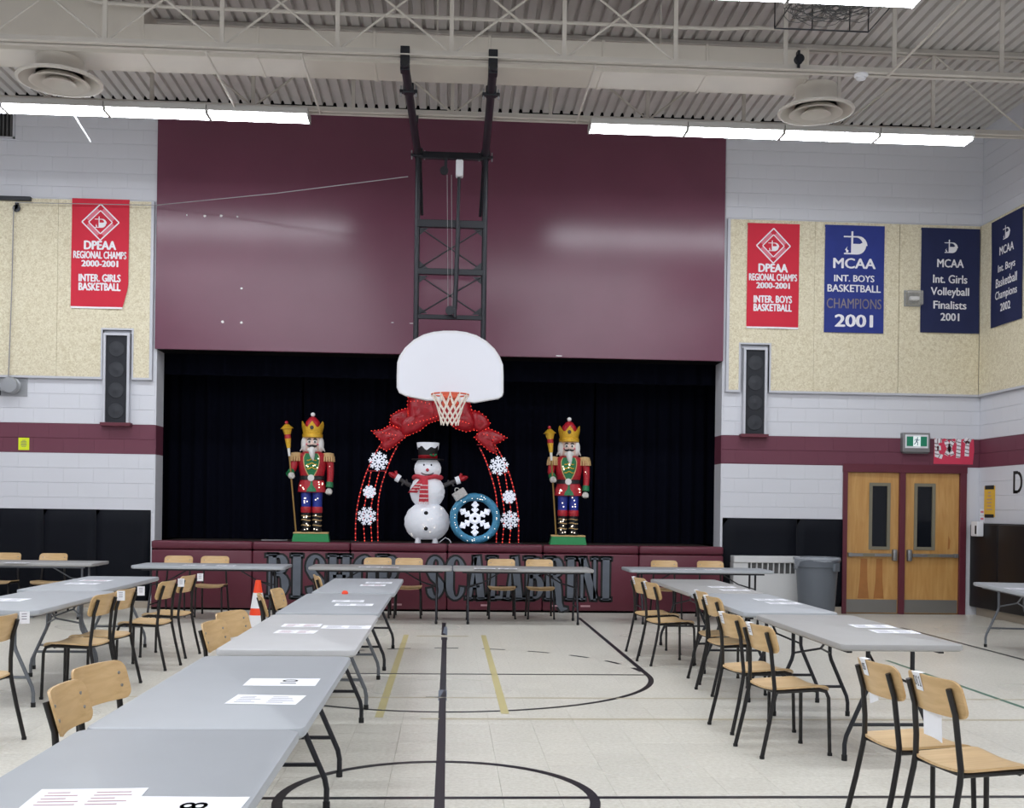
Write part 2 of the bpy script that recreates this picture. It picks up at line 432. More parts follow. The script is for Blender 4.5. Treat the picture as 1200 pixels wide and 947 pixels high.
# back wall body (with openings for the stage and the double doors)
DX0, DXM, DX1, DZ = 6.03, 6.905, 7.885, 2.255
mb = MB(); T = .4
mb.b2(XL - .3, OX0, WY, WY + T, 0, ZC + .1); mb.b2(OX0, OX1, WY, WY + T, OZ, ZC + .1)
mb.b2(OX1, DX0, WY, WY + T, 0, ZC + .1); mb.b2(DX0, DX1, WY, WY + T, DZ, ZC + .1); mb.b2(DX1, XR + .3, WY, WY + T, 0, ZC + .1)
wall_back = struct('wall_back', mb, M['paint'], 'white painted block wall with maroon stripe around the stage opening', 'wall')
mb = MB(); mb.b2(XR, XR + .3, YB, WY, 0, ZC + .1)
wall_right = struct('wall_right', mb, M['paint'], 'white block side wall with maroon stripe beyond the double doors', 'wall')
mb = MB(); mb.b2(XL - .3, XL, YB, WY, 0, ZC + .1)
wall_left = struct('wall_left', mb, M['paint'], 'white block side wall opposite the double doors', 'wall')
mb = MB(); mb.b2(XL - .3, XR + .3, YB - .3, YB, 0, ZC + .1)
wall_front = struct('wall_front', mb, M['paint'], 'white block wall facing the stage', 'wall')

bm_ = MB()   # one unit block, joint edges eased back
i_ = .014
bm_.add([(-.5, 0, -.5), (.5, 0, -.5), (.5, 0, .5), (-.5, 0, .5), (-.5 + .0016, -1, -.5 + i_), (.5 - .0016, -1, -.5 + i_), (.5 - .0016, -1, .5 - 1.6 * i_), (-.5 + .0016, -1, .5 - 1.6 * i_)],
        [(4, 5, 6, 7), (0, 1, 5, 4), (1, 2, 6, 5), (2, 3, 7, 6), (3, 0, 4, 7)])
_b = bm_.build('block', M['paint'], None); BLK = _b.data; bpy.data.objects.remove(_b)
def lay(par, a0, a1, z0, z1, put):
    k0 = int((z0 - CZ0) / CC) - 1; k1 = int((z1 - CZ0) / CC) + 1
    for k in range(k0, k1 + 1):
        za = max(z0, CZ0 + k * CC); zb = min(z1, CZ0 + (k + 1) * CC)
        if zb - za < .03: continue
        off = (k % 2) * BL / 2; j = int((a0 - off) / BL) - 1
        while off + j * BL < a1:
            xa = max(a0, off + j * BL); xb = min(a1, off + (j + 1) * BL); j += 1
            if xb - xa < .03: continue
            put((xa + xb) / 2, (za + zb) / 2, xb - xa - .0004, zb - za - .003)
pb = lambda x, z, sx, sz: inst('block', BLK, wall_back, (x, WY, z), (0, 0, 0), (sx, .007, sz))
lay(wall_back, -6.75, -4.30, 5.96, ZC, pb); lay(wall_back, -6.75, -4.30, 1.40, 3.32, pb)
lay(wall_back, 4.12, XR - .008, 5.96, ZC, pb); lay(wall_back, 4.12, XR - .008, 2.26, 3.32, pb); lay(wall_back, 4.12, DX0 - .06, 1.40, 2.25, pb)
pr_ = lambda y, z, sy, sz: inst('block', BLK, wall_right, (XR, WY - y, z), (0, 0, -PI / 2), (sy, .007, sz))
lay(wall_right, .01, 1.95, 5.96, ZC, pr_); lay(wall_right, .01, 1.95, 1.40, 3.32, pr_)

# ceiling: steel deck sheets, flutes running towards the stage
mb = MB(); mb.b2(XL - .3, XR + .3, YB - .3, WY + .4, ZC + .1, ZC + .3)
ceiling = struct('ceiling', mb, M['deck'], 'cream painted corrugated steel roof deck above the joists', 'ceiling')
def flute_mesh():
    mb = MB(); prof = []
    P = .152
    for k in range(6):
        x = k * P
        prof += [(x, .045), (x + .03, .045), (x + .042, 0), (x + .14, 0), (x + .152, .045)]
    prof.append((6 * P, .05))
    n = len(prof); y0, y1 = YB, WY - .002
    mb.add([(x, y0, z) for x, z in prof] + [(x, y1, z) for x, z in prof], [(i, i + 1, i + 1 + n, i + n) for i in range(n - 1)])
    return mb.build('deck_sheet', M['deck'], ceiling, fix=False)
fl = flute_mesh(); fl.location = (XL - .05, 0, ZC + .03)
mb = MB(); mb.b2(XL, XR, WY - .05, WY - .004, ZC + .028, ZC + .098); mb.build('deck_end_shade', M['stageblack'], ceiling)  # black strip added for the shade inside the flute ends
k = 1
while XL + k * .914 < XR:
    inst('deck_sheet', fl.data, ceiling, (XL - .05 + k * .914, 0, ZC + .03 - .004 * (k % 2))); k += 1

# floor: single tiles near the camera, a slab with drawn joints beyond
TS = .305; TY0, TY1 = 5.185, 8.235; TX0, TX1 = -3.66, 3.66
mb = MB(); mb.b2(XL - .3, XR + .3, YB - .3, WY + .4, -.25, -.006)
floor = struct('floor', mb, M['joint'], 'pale polished vinyl tile gym floor with painted court lines', 'floor')
mb = MB()
mb.b2(XL, XR, YB, TY0, -.006, 0); mb.b2(XL, XR, TY1, WY, -.006, 0); mb.b2(XL, TX0, TY0, TY1, -.006, 0); mb.b2(TX1, XR, TY0, TY1, -.006, 0)
o = mb.build('tile_field', M['floor'], floor); o['kind'] = 'stuff'
mb = MB(); h = TS / 2 - .0006; c = .0012
mb.add([(-h, -h, -.006), (h, -h, -.006), (h, h, -.006), (-h, h, -.006), (-h, -h, -c), (h, -h, -c), (h, h, -c), (-h, h, -c), (-h + c, -h + c, 0), (h - c, -h + c, 0), (h - c, h - c, 0), (-h + c, h - c, 0)],
       [(8, 9, 10, 11)] + [(a, (a + 1) % 4, (a + 1) % 4 + 4, a + 4) for a in range(4)] + [(a + 4, (a + 1) % 4 + 4, (a + 1) % 4 + 8, a + 8) for a in range(4)])
_t = mb.build('floor_tile', M['tile'], None); TM = _t.data; bpy.data.objects.remove(_t)
for j in range(10):
    for i in range(24):
        inst('floor_tile', TM, floor, (TX0 + (i + .5) * TS, TY0 + (j + .5) * TS, 0))

# court lines
LZ = .0008
def flat(name, quads, m):
    mb = MB()
    for q in quads: mb.add([(x, y, LZ + random.uniform(0, .0003)) for x, y in q], [tuple(range(len(q)))])
    return mb.build(name, m, floor, fix=False)
def rect(x0, x1, y0, y1): return [(x0, y0), (x1, y0), (x1, y1), (x0, y1)]
def ring(cx, cy, r, wd, a0, a1, n):
    q = []
    for k in range(n):
        a = R(a0 + (a1 - a0) * k / n); b = R(a0 + (a1 - a0) * (k + 1) / n)
        q.append([(cx + (r - wd / 2) * math.cos(a), cy + (r - wd / 2) * math.sin(a)), (cx + (r + wd / 2) * math.cos(a), cy + (r + wd / 2) * math.sin(a)),
                  (cx + (r + wd / 2) * math.cos(b), cy + (r + wd / 2) * math.sin(b)), (cx + (r - wd / 2) * math.cos(b), cy + (r - wd / 2) * math.sin(b))])
    return q
flat('court_centre_line', [rect(-.052, .002, 2, 12.75), rect(-.062, -.01, 12.98, 14.4)], M['linek'])
flat('court_cross_line', [rect(-6, 6.4, 5.645, 5.695)], M['linek'])
flat('court_circle', ring(-.035, 5.66, .82, .055, 0, 360, 64), M['linek'])
flat('free_throw_arc', ring(0, 9.93, 1.86, .05, 180, 360, 48), M['linek'])
flat('free_throw_line', [rect(-1.86, 1.84, 9.9, 9.95)], M['linek'])
for k in range(-5, 6):
    a = 90 + k * 16
    flat('free_throw_dash', ring(0, 9.93, 1.85, .05, a - 4, a + 4, 4), M['linek'])
flat('key_line', [rect(1.835, 1.885, 9.93, 15.2)], M['linek']); flat('key_line', [rect(-1.885, -1.835, 9.93, 15.2)], M['linek'])
flat('shuffle_line', [rect(.41, .47, 8.0, 13)], M['linet']); flat('shuffle_line', [rect(-.51, -.45, 7.85, 13)], M['linet'])
flat('shuffle_cross_line', [rect(-.35, .26, 12.83, 12.92)], M['linetf']); flat('line_end_mark', [rect(-.062, .01, 12.5, 12.76)], M['linek'])
flat('tan_cross_line', [rect(-.18, 5.2, 7.78, 7.83)], M['linetf']); flat('tan_cross_line', [rect(-2.9, 5.2, 8.66, 8.7)], M['linetf'])
flat('tape_patch', [rect(-.06, .008, 8.55, 9.05)], M['tapegrey']); flat('tape_patch', [rect(-.06, .008, 12.98, 13.9)], M['tapegrey'])
flat('tick_mark', [rect(-.16, -.05, 8.68, 8.72)], M['linek'])
flat('side_line', [rect(6.06, 6.11, 2, 14.2)], M['linek']); flat('side_line', [rect(-6.11, -6.06, 2, 14.2)], M['linek'])
flat('green_line', [rect(4.54, 4.585, 4, 11)], M['lineg'])

# ------------------------------------------------------------------ fixed wall dressing
# maroon panel above the stage
mb = MB(); mb.b2(-4.31, 4.10, WY - .05, WY, OZ - .01, 7.32, .006)
valance_wall = thing('stage_header', 'large maroon painted panel above the stage opening behind the hoop', 'panel', (0, 0, 0), 0, None, 'structure')
mb.build('panel', M['maroon'], valance_wall)
mb = MB(); mb.b2(OX0 + .002, OX1 - .002, WY + .002, WY + .4, OZ - .012, OZ - .001); mb.build('added_soffit_sheet', M['stageblack'], valance_wall)  # black sheet added so the lit lintel underside looks dark
for px, py, sx, sz in ((240, 253, .05, .045), (259, 253, .05, .05), (278, 254, .035, .03), (283, 338, .04, .035), (261, 377, .05, .05), (283, 378, .05, .04), (219, 252, .015, .03), (483, 379, .09, .012), (460, 378, .05, .01), (655, 417, .14, .02)):
    p = atY(px, py, WY - .052)
    mb = MB(); mb.prism([(p.x + sx * .5 * math.cos(a * PI / 3 + .3) * random.uniform(.6, 1.1), p.z + sz * .5 * math.sin(a * PI / 3 + .3) * random.uniform(.6, 1.1)) for a in range(6)], WY - .0525, WY - .05)
    mb.build('paint_chip', M['chip'], valance_wall)

# acoustic panels with white edge trim, notched round the speakers
def acoustic(x0, x1, z0, z1, par, notch=None, th=.06, rot=None):
    mb = MB()
    if notch:
        n0, n1, nz = notch
        mb.prism([(x0, z0), (n0, z0), (n0, nz), (n1, nz), (n1, z0), (x1, z0), (x1, z1), (x0, z1)], WY - th, WY)
    else: mb.b2(x0 + .004, x1 - .004, WY - th, WY, z0, z1, .004)
    return mb.build('acoustic_panel', M['tectum'], par)
AZ0, AZ1 = 3.36, 5.93
acoustic(-8.0, -6.98, AZ0, AZ1, wall_back); acoustic(-6.98, -5.705, AZ0, AZ1, wall_back)
acoustic(-5.705, -4.38, AZ0, AZ1, wall_back, (-5.05, -4.635, 4.05))
acoustic(4.18, 5.478, AZ0, AZ1, wall_back, (4.36, 4.80, 4.05)); acoustic(5.478, 6.79, AZ0, AZ1, wall_back); acoustic(6.79, 8.05, AZ0, AZ1, wall_back)
mb = MB()
mb.b2(-4.38, -4.34, WY - .075, WY, AZ0 - .03, AZ1 + .01); mb.b2(-8.0, -5.05, WY - .07, WY, AZ0 - .03, AZ0); mb.b2(-4.635, -4.36, WY - .07, WY, AZ0 - .03, AZ0)
mb.b2(-5.075, -5.05, WY - .07, WY, AZ0, 4.075); mb.b2(-5.05, -4.61, WY - .07, WY, 4.05, 4.075); mb.b2(-4.635, -4.61, WY - .07, WY, AZ0, 4.05)
mb.build('panel_edge_trim', M['trimwhite'], wall_back)
mb = MB()
mb.b2(4.14, 4.18, WY - .075, WY, AZ0 - .03, AZ1 + .01); mb.b2(4.16, 4.36, WY - .07, WY, AZ0 - .03, AZ0); mb.b2(4.80, 8.06, WY - .07, WY, AZ0 - .03, AZ0)
mb.b2(4.335, 4.36, WY - .07, WY, AZ0, 4.075); mb.b2(4.36, 4.825, WY - .07, WY, 4.05, 4.075); mb.b2(4.80, 4.825, WY - .07, WY, AZ0, 4.05)
mb.build('panel_edge_trim', M['trimwhite'], wall_back)
for y0, y1 in ((WY - 1.32, WY - .06), (WY - 2.6, WY - 1.325)):
    mb = MB(); mb.b2(XR - .06, XR, y0, y1, AZ0, AZ1, .004); mb.build('acoustic_panel', M['tectum'], wall_right)
mb = MB(); mb.b2(XR - .07, XR, WY - 2.6, WY - .06, AZ0 - .03, AZ0); mb.build('panel_edge_trim', M['trimwhite'], wall_right)

def wall_speaker(x0, x1, label):
    z0, z1 = 2.70, 4.0
    t = thing('wall_speaker', label, 'speaker', ((x0 + x1) / 2, WY, z0), 0, 'column speakers either side of the stage')
    wd, ht = x1 - x0, z1 - z0
    mb = MB(); f = .035
    mb.b2(-wd / 2, -wd / 2 + f, -.11, 0, 0, ht); mb.b2(wd / 2 - f, wd / 2, -.11, 0, 0, ht); mb.b2(-wd / 2 + f, wd / 2 - f, -.11, 0, ht - f, ht); mb.build('frame', M['trimwhite'], t)
    mb = MB(); mb.b2(-wd / 2 + f, wd / 2 - f, -.085, 0, 0, ht - f); mb.build('grille_cloth', M['spk'], t)
    mb = MB(); mb.b2(-wd / 2 - .03, wd / 2 + .03, -.125, 0, -.05, 0, .004); mb.build('sill', M['maroon_frame'], t)
    for k in range(4):
        mb = MB(); mb.M = Matrix.Translation((0, -.088, .17 + k * .3)) @ Matrix.Rotation(R(90), 4, 'X')
        mb.lathe([(.115, 0), (.11, .006), (.05, -.004 + .008), (.03, .012)], 20); mb.build('driver_cone', M['spkcone'], t, 40)
wall_speaker(-5.03, -4.655, 'tall dark column speaker in white frame left of the stage')
wall_speaker(4.40, 4.76, 'tall dark column speaker in white frame between stage and double doors')

# wall pads
def wall_pad(x0, x1, label, z0=.11, z1=1.43, m='pad_black', grp='black gym wall pads left of the stage', th=.055):
    t = thing('wall_pad', label, 'wall pad', ((x0 + x1) / 2, WY, z0), 0, grp)
    wd, ht = x1 - x0 - .006, z1 - z0
    mb = MB()
    def fn(u, v):
        e = min(u, 1 - u, v * ht / wd, (1 - v) * ht / wd) * wd
        return ((u - .5) * wd, -.012 - (th - .012) * min(1, (e / .05) ** .5 if e > 0 else 0), v * ht)
    us = 12; mb.sheet(us, us, fn, (0, .012, 0))
    for i, v in enumerate(mb.v): mb.v[i] = (v[0], min(0, v[1]), v[2])
    mb.build('cushion', M[m], t, 40)
    mb = MB(); mb.b2(-wd / 2 - .003, wd / 2 + .003, -.012, 0, -.004, ht + .004); mb.build('backing_board', M['black'], t)
xs = [-7.9, -7.15, -6.55, -5.88, -5.13, -4.345]
for i, nm in enumerate(('fifth', 'fourth', 'third', 'second', 'first')):
    wall_pad(xs[i], xs[i + 1], nm + ' black wall pad counted leftward from the stage corner')
wall_pad(4.135, 5.27, 'black wall pad behind the convector, next to the stage', grp='black gym wall pads beside the double doors')
wall_pad(5.27, 5.99, 'black wall pad behind the grey trash can, next to the wooden doors', grp='black gym wall pads beside the double doors')
for i, (y0, y1) in enumerate(((WY - .86, WY - .02), (WY - 1.9, WY - .865), (WY - 3.0, WY - 1.905))):
    t = thing('wall_pad', ('dark wall pad in the corner right beside the wooden doors', 'dark wall pad on the side wall below the black letter', 'dark wall pad on the side wall farthest from the doors')[i], 'wall pad', (XR, (y0 + y1) / 2, .13), -PI / 2, 'dark pads on the side wall')
    wd, ht = y1 - y0 - .006, 1.26
    mb = MB(); mb.b2(-wd / 2, wd / 2, -.15, -.012, 0, ht, .025); mb.build('cushion', M['pad_brown'], t, 40)
    mb = MB(); mb.b2(-wd / 2, wd / 2, -.012, 0, -.02, ht + .01); mb.build('backing_board', M['black'], t)

# base strips
for nm, x0, x1 in (('baseboard_left', XL, -4.3), ('baseboard_right', 4.14, 5.98)):
    mb = MB(); mb.b2(x0, x1, WY - .012, WY, 0, .1, .003); struct(nm, mb, M['base'], 'tan vinyl base strip under the wall pads ' + ('left of the stage' if x0 < 0 else 'right of the stage'), 'baseboard')
mb = MB(); mb.b2(XR - .03, XR, YB, WY - .02, 0, .12, .003); struct('baseboard_side', mb, M['base'], 'tan vinyl base strip along the side wall under dark pads', 'baseboard')

# ------------------------------------------------------------------ double doors
fr = thing('trim_1', 'maroon steel frame and centre post around the wooden double doors', 'door frame', (0, WY, 0), 0, None, 'structure')
mb = MB(); mb.b2(DX0 - .05, DX0 + .02, -.03, .1, 0, DZ + .02, .004); mb.build('jamb', M['maroon_frame'], fr)
mb = MB(); mb.b2(DX1 - .08, DX1 + .02, -.03, .1, 0, DZ + .02, .004); mb.build('jamb', M['maroon_frame'], fr)
mb = MB(); mb.b2(DX0 - .055, DX1 + .025, -.033, .1, DZ - .1, DZ + .024, .004); mb.build('head', M['maroon_frame'], fr)
mb = MB(); mb.b2(DXM - .045, DXM + .045, -.03, .1, 0, DZ - .1, .004); mb.build('centre_post', M['maroon_frame'], fr)
mb = MB(); mb.b2(DX0, DX1, .1, .14, 0, DZ, 0); mb.build('dark_backing', M['black'], fr)
def gym_door(n, x0, x1, hinge, label):
    t = thing('door_%d' % n, label, 'door', ((x0 + x1) / 2, WY + .02, .008), 0, None, 'structure')
    wd, ht = x1 - x0, DZ - .11
    lx = .11 * (-hinge); lw, lz0, lz1 = .155, .98, 1.98
    mb = MB()
    for a in ((-wd / 2, lx - lw, 0, ht), (lx + lw, wd / 2, 0, ht), (lx - lw, lx + lw, 0, lz0), (lx - lw, lx + lw, lz1, ht)): mb.b2(a[0], a[1], 0, .045, a[2], a[3])
    mb.build('leaf', M['door'], t)
    mb = MB(); f = .038
    mb.b2(lx - lw - .01, lx - lw + f, -.012, .05, lz0 - .01, lz1 + .01); mb.b2(lx + lw - f, lx + lw + .01, -.012, .05, lz0 - .01, lz1 + .01)
    mb.b2(lx - lw + f, lx + lw - f, -.012, .05, lz0 - .01, lz0 + f); mb.b2(lx - lw + f, lx + lw - f, -.012, .05, lz1 - f, lz1 + .01)
    mb.build('lite_frame', M['litefrm'], t)
    mb = MB(); mb.b2(lx - lw + f, lx + lw - f, .015, .025, lz0 + f, lz1 - f); mb.build('glass_pane', M['glassdark'], t)
    mb = MB(); mb.b2(-wd / 2 + .01, wd / 2 - .01, -.004, 0, .01, .21); mb.build('kick_plate', M['kick'], t)
    mb = MB(); mb.b2(-wd / 2 + .02, wd / 2 - .12, -.06, -.03, .865, .915, .006) if hinge < 0 else mb.b2(-wd / 2 + .12, wd / 2 - .02, -.06, -.03, .865, .915, .006)
    pbx = mb.build('push_bar', M['steel'], t)
    ex = (wd / 2 - .07) if hinge < 0 else (-wd / 2 + .07)
    mb = MB(); mb.b2(ex - .035, ex + .035, -.085, 0, .80, .98, .02); mb.build('latch_case', M['steel'], t, 40)
    hx = -ex * 1.05
    mb = MB(); mb.b2(hx - .03, hx + .03, -.065, 0, .86, .92, .006); mb.build('bar_mount', M['steel'], t)
    mx = 0 if hinge < 0 else .08
    mb = MB(); mb.b2(mx - .16, mx + .02, -.064, -.055, .87, .91); mb.build('bar_plate', M['litefrm'], pbx)
    if n == 1:
        for cx, w0 in ((-.12, .06), (.12, .055)):
            mb = MB(); mb.prism([(cx - w0 * 1.6, .225), (cx + w0 * 1.3, .225), (cx + w0 * .9, .5), (cx + w0 * .8, .83), (cx - w0 * .9, .83), (cx - w0 * 1.1, .5)], -.0015, 0); mb.build('dark_stain', M['doordark'], t)
    else:
        mb = MB(); mb.prism([(.26, .98), (.29, 1.0), (.30, 1.12), (.27, 1.2)], -.0012, 0); mb.build('dark_stain', M['doordark'], t)
gym_door(1, DX0 + .02, DXM - .045, -1, 'wooden door with narrow dark window and dark stains below its push bar')
gym_door(2, DXM + .045, DX1 - .08, 1, 'wooden door with narrow dark window under the pink paper sign')

# ------------------------------------------------------------------ stage
SZ = .985
stage = thing('stage', 'raised stage with maroon padded front and large slate lettering', 'stage', (0, 0, 0), 0, None, 'structure')
mb = MB(); mb.b2(-4.285, 4.10, 15.98, 19.6, SZ - .08, SZ); mb.build('deck', M['stagefloor'], stage)
mb = MB(); mb.b2(-4.285, 4.10, 16.0, WY + .4, 0, SZ - .08); mb.build('front_framing', M['stageblack'], stage)
sx = [-4.27, -2.83, -1.42, -.005, 1.40, 2.83, 4.10]
for i in range(6):
    mb = MB(); mb.b2(sx[i] + .004, sx[i + 1] - .004, 15.91, 16.0, .03, SZ - .115, .022); mb.build('front_pad', M['pad_maroon'], stage, 50)
    mb = MB(); mb.b2(sx[i] + .003, sx[i + 1] - .003, 15.9, 16.06, SZ - .108, SZ + .015, .03); mb.build('top_pad', M['pad_maroon'], stage, 50)
for px in (389, 465, 569, 686, 430, 652): 
    p = atY(px, 712, 15.905)
    mb = MB(); mb.b2(p.x - .07, p.x + .07, 15.906, 15.915, .09, .115); mb.build('scuff_label', M['inkred'], stage)
# lettering: black outline behind slate face
def glyph(ch):
    w = .30; H_ = 1.0; g = []
    A = lambda pts, wd: g.append((pts, wd))
    ser = lambda x, z, l=.22: A([(x - l, z), (x + l, z)], .06)
    if ch == 'I': A([(.3, 0), (.3, 1)], w); ser(.3, .03); ser(.3, .97); W = .6
    elif ch == 'B':
        A([(.25, 0), (.25, 1)], w); ser(.22, .03); ser(.22, .97)
        A([(.25, .95)] + arc(.5, .76, .2, .19, 90, -90, 8) + [(.25, .56)], [.1] * 2 + [.17, .22, .26, .26, .22, .17, .1] + [.1] * 1)
        A([(.25, .52)] + arc(.52, .29, .22, .24, 90, -90, 8) + [(.25, .05)], [.1] * 2 + [.17, .22, .28, .28, .22, .17, .1] + [.1]); W = .88
    elif ch == 'S':
        A(arc(.43, .74, .25, .22, 5, 180, 9) + [(.2, .66), (.35, .52), (.56, .4)] + arc(.43, .26, .25, .22, 20, -175, 9), [.2, .18, .13, .1, .1, .13, .18, .22, .24, .26, .28, .32, .28, .26, .22, .16, .11, .1, .11, .15, .2, .22, .2]); W = .86
    elif ch in 'CG':
        A(arc(.47, .68, .28, .28, 5, 180, 9) + arc(.47, .3, .28, .28, 180, 355, 9), [.22, .2, .14, .1, .1, .14, .2, .26, .28, .3] + [.3, .28, .26, .2, .14, .1, .1, .14, .18, .18]); W = .9
    elif ch == 'O':
        A(arc(.47, .68, .28, .28, 0, 180, 10) + arc(.47, .3, .28, .28, 180, 360, 10) + [(.75, .68)], [.28, .22, .14, .1, .1, .1, .1, .14, .22, .28, .3] + [.3, .28, .22, .14, .1, .1, .1, .14, .22, .28, .3] + [.28]); W = .94
    elif ch == 'H':
        A([(.22, 0), (.22, 1)], .27); A([(.72, 0), (.72, 1)], .27); A([(.22, .5), (.72, .5)], .13)
        for x in (.22, .72): ser(x, .03); ser(x, .97)
        W = .96
    elif ch == 'P':
        A([(.25, 0), (.25, 1)], w); ser(.25, .03); ser(.22, .97)
        A([(.25, .95)] + arc(.5, .7, .22, .25, 90, -90, 8) + [(.25, .45)], [.1] * 2 + [.17, .22, .28, .28, .22, .17, .1] + [.1]); W = .88
    elif ch == 'A':
        A([(.42, .98), (.17, 0)], .14); A([(.46, 1), (.68, 0)], .3); A([(.26, .3), (.6, .3)], .1); ser(.15, .03, .16); ser(.7, .03); W = .88
    elif ch == 'L':
        A([(.25, 0), (.25, 1)], w); ser(.25, .97); A([(.1, .05), (.68, .05), (.7, .28)], [.1, .12, .1]); W = .78
    elif ch == 'R':
        A([(.25, 0), (.25, 1)], w); ser(.25, .03); ser(.22, .97)
        A([(.25, .95)] + arc(.5, .75, .2, .2, 90, -90, 8) + [(.25, .55)], [.1] * 2 + [.17, .22, .26, .26, .22, .17, .1] + [.1])
        A([(.45, .52), (.58, .42), (.64, .2), (.68, -.08), (.82, -.22), (1.05, -.2)], [.2, .28, .28, .25, .18, .05]); W = .88
    elif ch == 'N':
        A([(.2, 0), (.2, 1)], .12); A([(.76, 0), (.76, 1)], .12); A([(.22, .97), (.74, .03)], .3); ser(.2, .03, .15); ser(.18, .97, .15); ser(.76, .97, .15); W = .96
    else: W = .5
    return g, W
def letters(s, x0, x1, z0, z1):
    gs = [glyph(c) for c in s]; tot = sum(g[1] for g in gs); kx = (x1 - x0) / tot; kz = z1 - z0; x = x0
    for (g, W), ch in zip(gs, s):
        a = MB(); b = MB()
        for pts, wd in g:
            P = [(x + p[0] * kx, z0 + p[1] * kz) for p in pts]
            ws = wd if isinstance(wd, list) else [wd] * len(pts)
            ws = (ws + [ws[-1]] * len(P))[:len(P)]
            e = .03
            d0 = Vector(P[0]) - Vector(P[1]); d1 = Vector(P[-1]) - Vector(P[-2])
            Q = [tuple(Vector(P[0]) + d0.normalized() * e)] + P[1:-1] + [tuple(Vector(P[-1]) + d1.normalized() * e)]
            a.stroke(P, [q * kx for q in ws], 15.902, 15.906); b.stroke(Q, [q * kx + 2 * e for q in ws], 15.9065, 15.9105)
        b.build('letter_outline', M['black'], stage); a.build('letter', M['slate'], stage); x += W * kx
letters('BISHOP', -2.63, -.70, .19, .82); letters('SCALABRINI', -.32, 2.44, .19, .82)

# stage house: dark shell, curtains, valance
mb = MB()
mb.b2(-5.8, -5.6, WY + .4, 19.8, 0, 5.4); mb.b2(5.6, 5.8, WY + .4, 19.8, 0, 5.4); mb.b2(-5.8, 5.8, 19.6, 19.8, 0, 5.4); mb.b2(-5.8, 5.8, WY + .4, 19.8, 5.2, 5.4); mb.b2(-5.8, 5.8, WY + .4, 19.8, -.05, 0)
struct('wall_stage', mb, M['stageblack'], 'black stage shell behind the navy curtains', 'wall')
def curtain(name, x0, x1, Y, z0, z1, amp, pitch, label, grp, hem=.0):
    n = int((x1 - x0) / pitch * 6); mb = MB(); ph = random.uniform(0, 6)
    def fn(u, v):
        x = x0 + u * (x1 - x0); a = 2 * PI * x / pitch
        return (x + .01 * math.sin(a * .5 + v * 2), Y + amp * (.55 + .45 * (1 - v)) * (math.sin(a + ph) + .35 * math.sin(a * .37 + ph * 2 + v)), z0 + v * (z1 - z0))
    mb.sheet(n, 5, fn, (0, .008, 0))
    t = tag(mb.build(name, M['navycurtain'], None, 80), label, 'curtain', grp); return t
cs = [-4.7, -2.35, .0, 2.35, 4.75]
for i, lb in enumerate(('navy stage curtain behind the nutcracker at the left end', 'navy stage curtain panel behind the snowman arch, left half', 'navy stage curtain panel behind the snowman arch, right half', 'navy stage curtain behind the nutcracker nearer the doors')):
    curtain('stage_curtain', cs[i] + .012, cs[i + 1] - .012, WY + 1.35, SZ + .01, 4.5, .045, .2, lb, 'navy stage curtains')
curtain('curtain_valance', -4.7, 4.7, WY + .62, 3.5, 4.45, .035, .30, 'gathered navy valance hanging along the top of the stage opening', None)
mb = MB(); mb.tube([(-4.75, WY + 1.35, 4.56), (4.8, WY + 1.35, 4.56)], .025); t = tag(mb.build('curtain_track', M['steelblack']), 'dark curtain track across the top of the stage', 'track')
for x in (-4.6, 0, 4.6):
    mb = MB(); mb.b2(x - .02, x + .02, WY + 1.33, WY + 1.37, 4.52, 5.2); mb.build('hanger', M['steelblack'], t)
mb = MB(); mb.tube([(-4.75, WY + .62, 4.52), (4.8, WY + .62, 4.52)], .025); t = tag(mb.build('valance_track', M['steelblack']), 'dark track carrying the gathered valance over the stage', 'track')
for x in (-4.6, 0, 4.6):
    mb = MB(); mb.b2(x - .02, x + .02, WY + .6, WY + .64, 4.47, 5.2); mb.build('hanger', M['steelblack'], t)
# ------------------------------------------------------------------ roof joists
ZJ = 6.36; J0, J1, J2 = 9.80, 11.70, 13.45
def joist(Y, xoff, label, both=True):
    t = thing('roof_joist', label, 'joist', (0, Y, ZJ), 0, 'roof joists')
    for nm, z in (('bottom_chord', 0), ('top_chord', ZC + .03 - ZJ - .075)):
        mb = MB()
        for s in (-1, 1):
            mb.b2(XL, XR, s * .022 if s > 0 else -.075, .075 if s > 0 else -.022, z, z + .012); y = s * .028
            mb.b2(XL, XR, y - .006, y + .006, z + .01, z + .07)
        mb.build(nm, M['ceil'], t)
    x = xoff
    while x - 1.22 > XL: x -= 1.22
    k = 0; zt = ZC - .04 - ZJ
    vm = dm = None
    while x < XR - .05:
        if vm is None:
            mb = MB(); mb.box(0, 0, zt / 2 + .03, .045, .022, zt - .04); o = mb.build('web_post', M['ceil'], t); vm = o.data; o.location = (x, 0, 0)
            mb = MB(); mb.tube([(0, .012, .05), (1.22, .012, zt)], .013, 6); mb2 = MB(); mb2.tube([(0, -.014, zt), (1.22, -.014, .05)], .013, 6)
            a = mb.build('web_rod', M['ceil'], t); b = mb2.build('web_rod', M['ceil'], t); dm = (a.data, b.data); a.location = b.location = (x, 0, 0)
        else:
            inst('web_post', vm, t, (x, 0, 0))
            if x + 1.22 < XR and (x < 2.4 or not both):
                for m_ in (dm if both else dm[k % 2:k % 2 + 1]): inst('web_rod', m_, t, (x, 0, 0))
        x += 1.22; k += 1
    return t
x1 = atY(529, 57, J1).x; x2 = atY(645, 140, J2).x
jn = joist(J1, x1, 'cream steel roof joist holding the tops of the hoop frame, second from the stage')
joist(J2, x2, 'cream steel roof joist nearest the stage, above the two long rows of lights', False)
joist(J0, x1 + .4, 'cream steel roof joist nearest the camera, carrying the light at the upper photo edge')
for nm, y in (('first', 6.45), ('second', 2.95), ('third', -.55), ('fourth', -4.05)):
    joist(y, x1, nm + ' cream roof joist overhead, counted back from the photo edge')
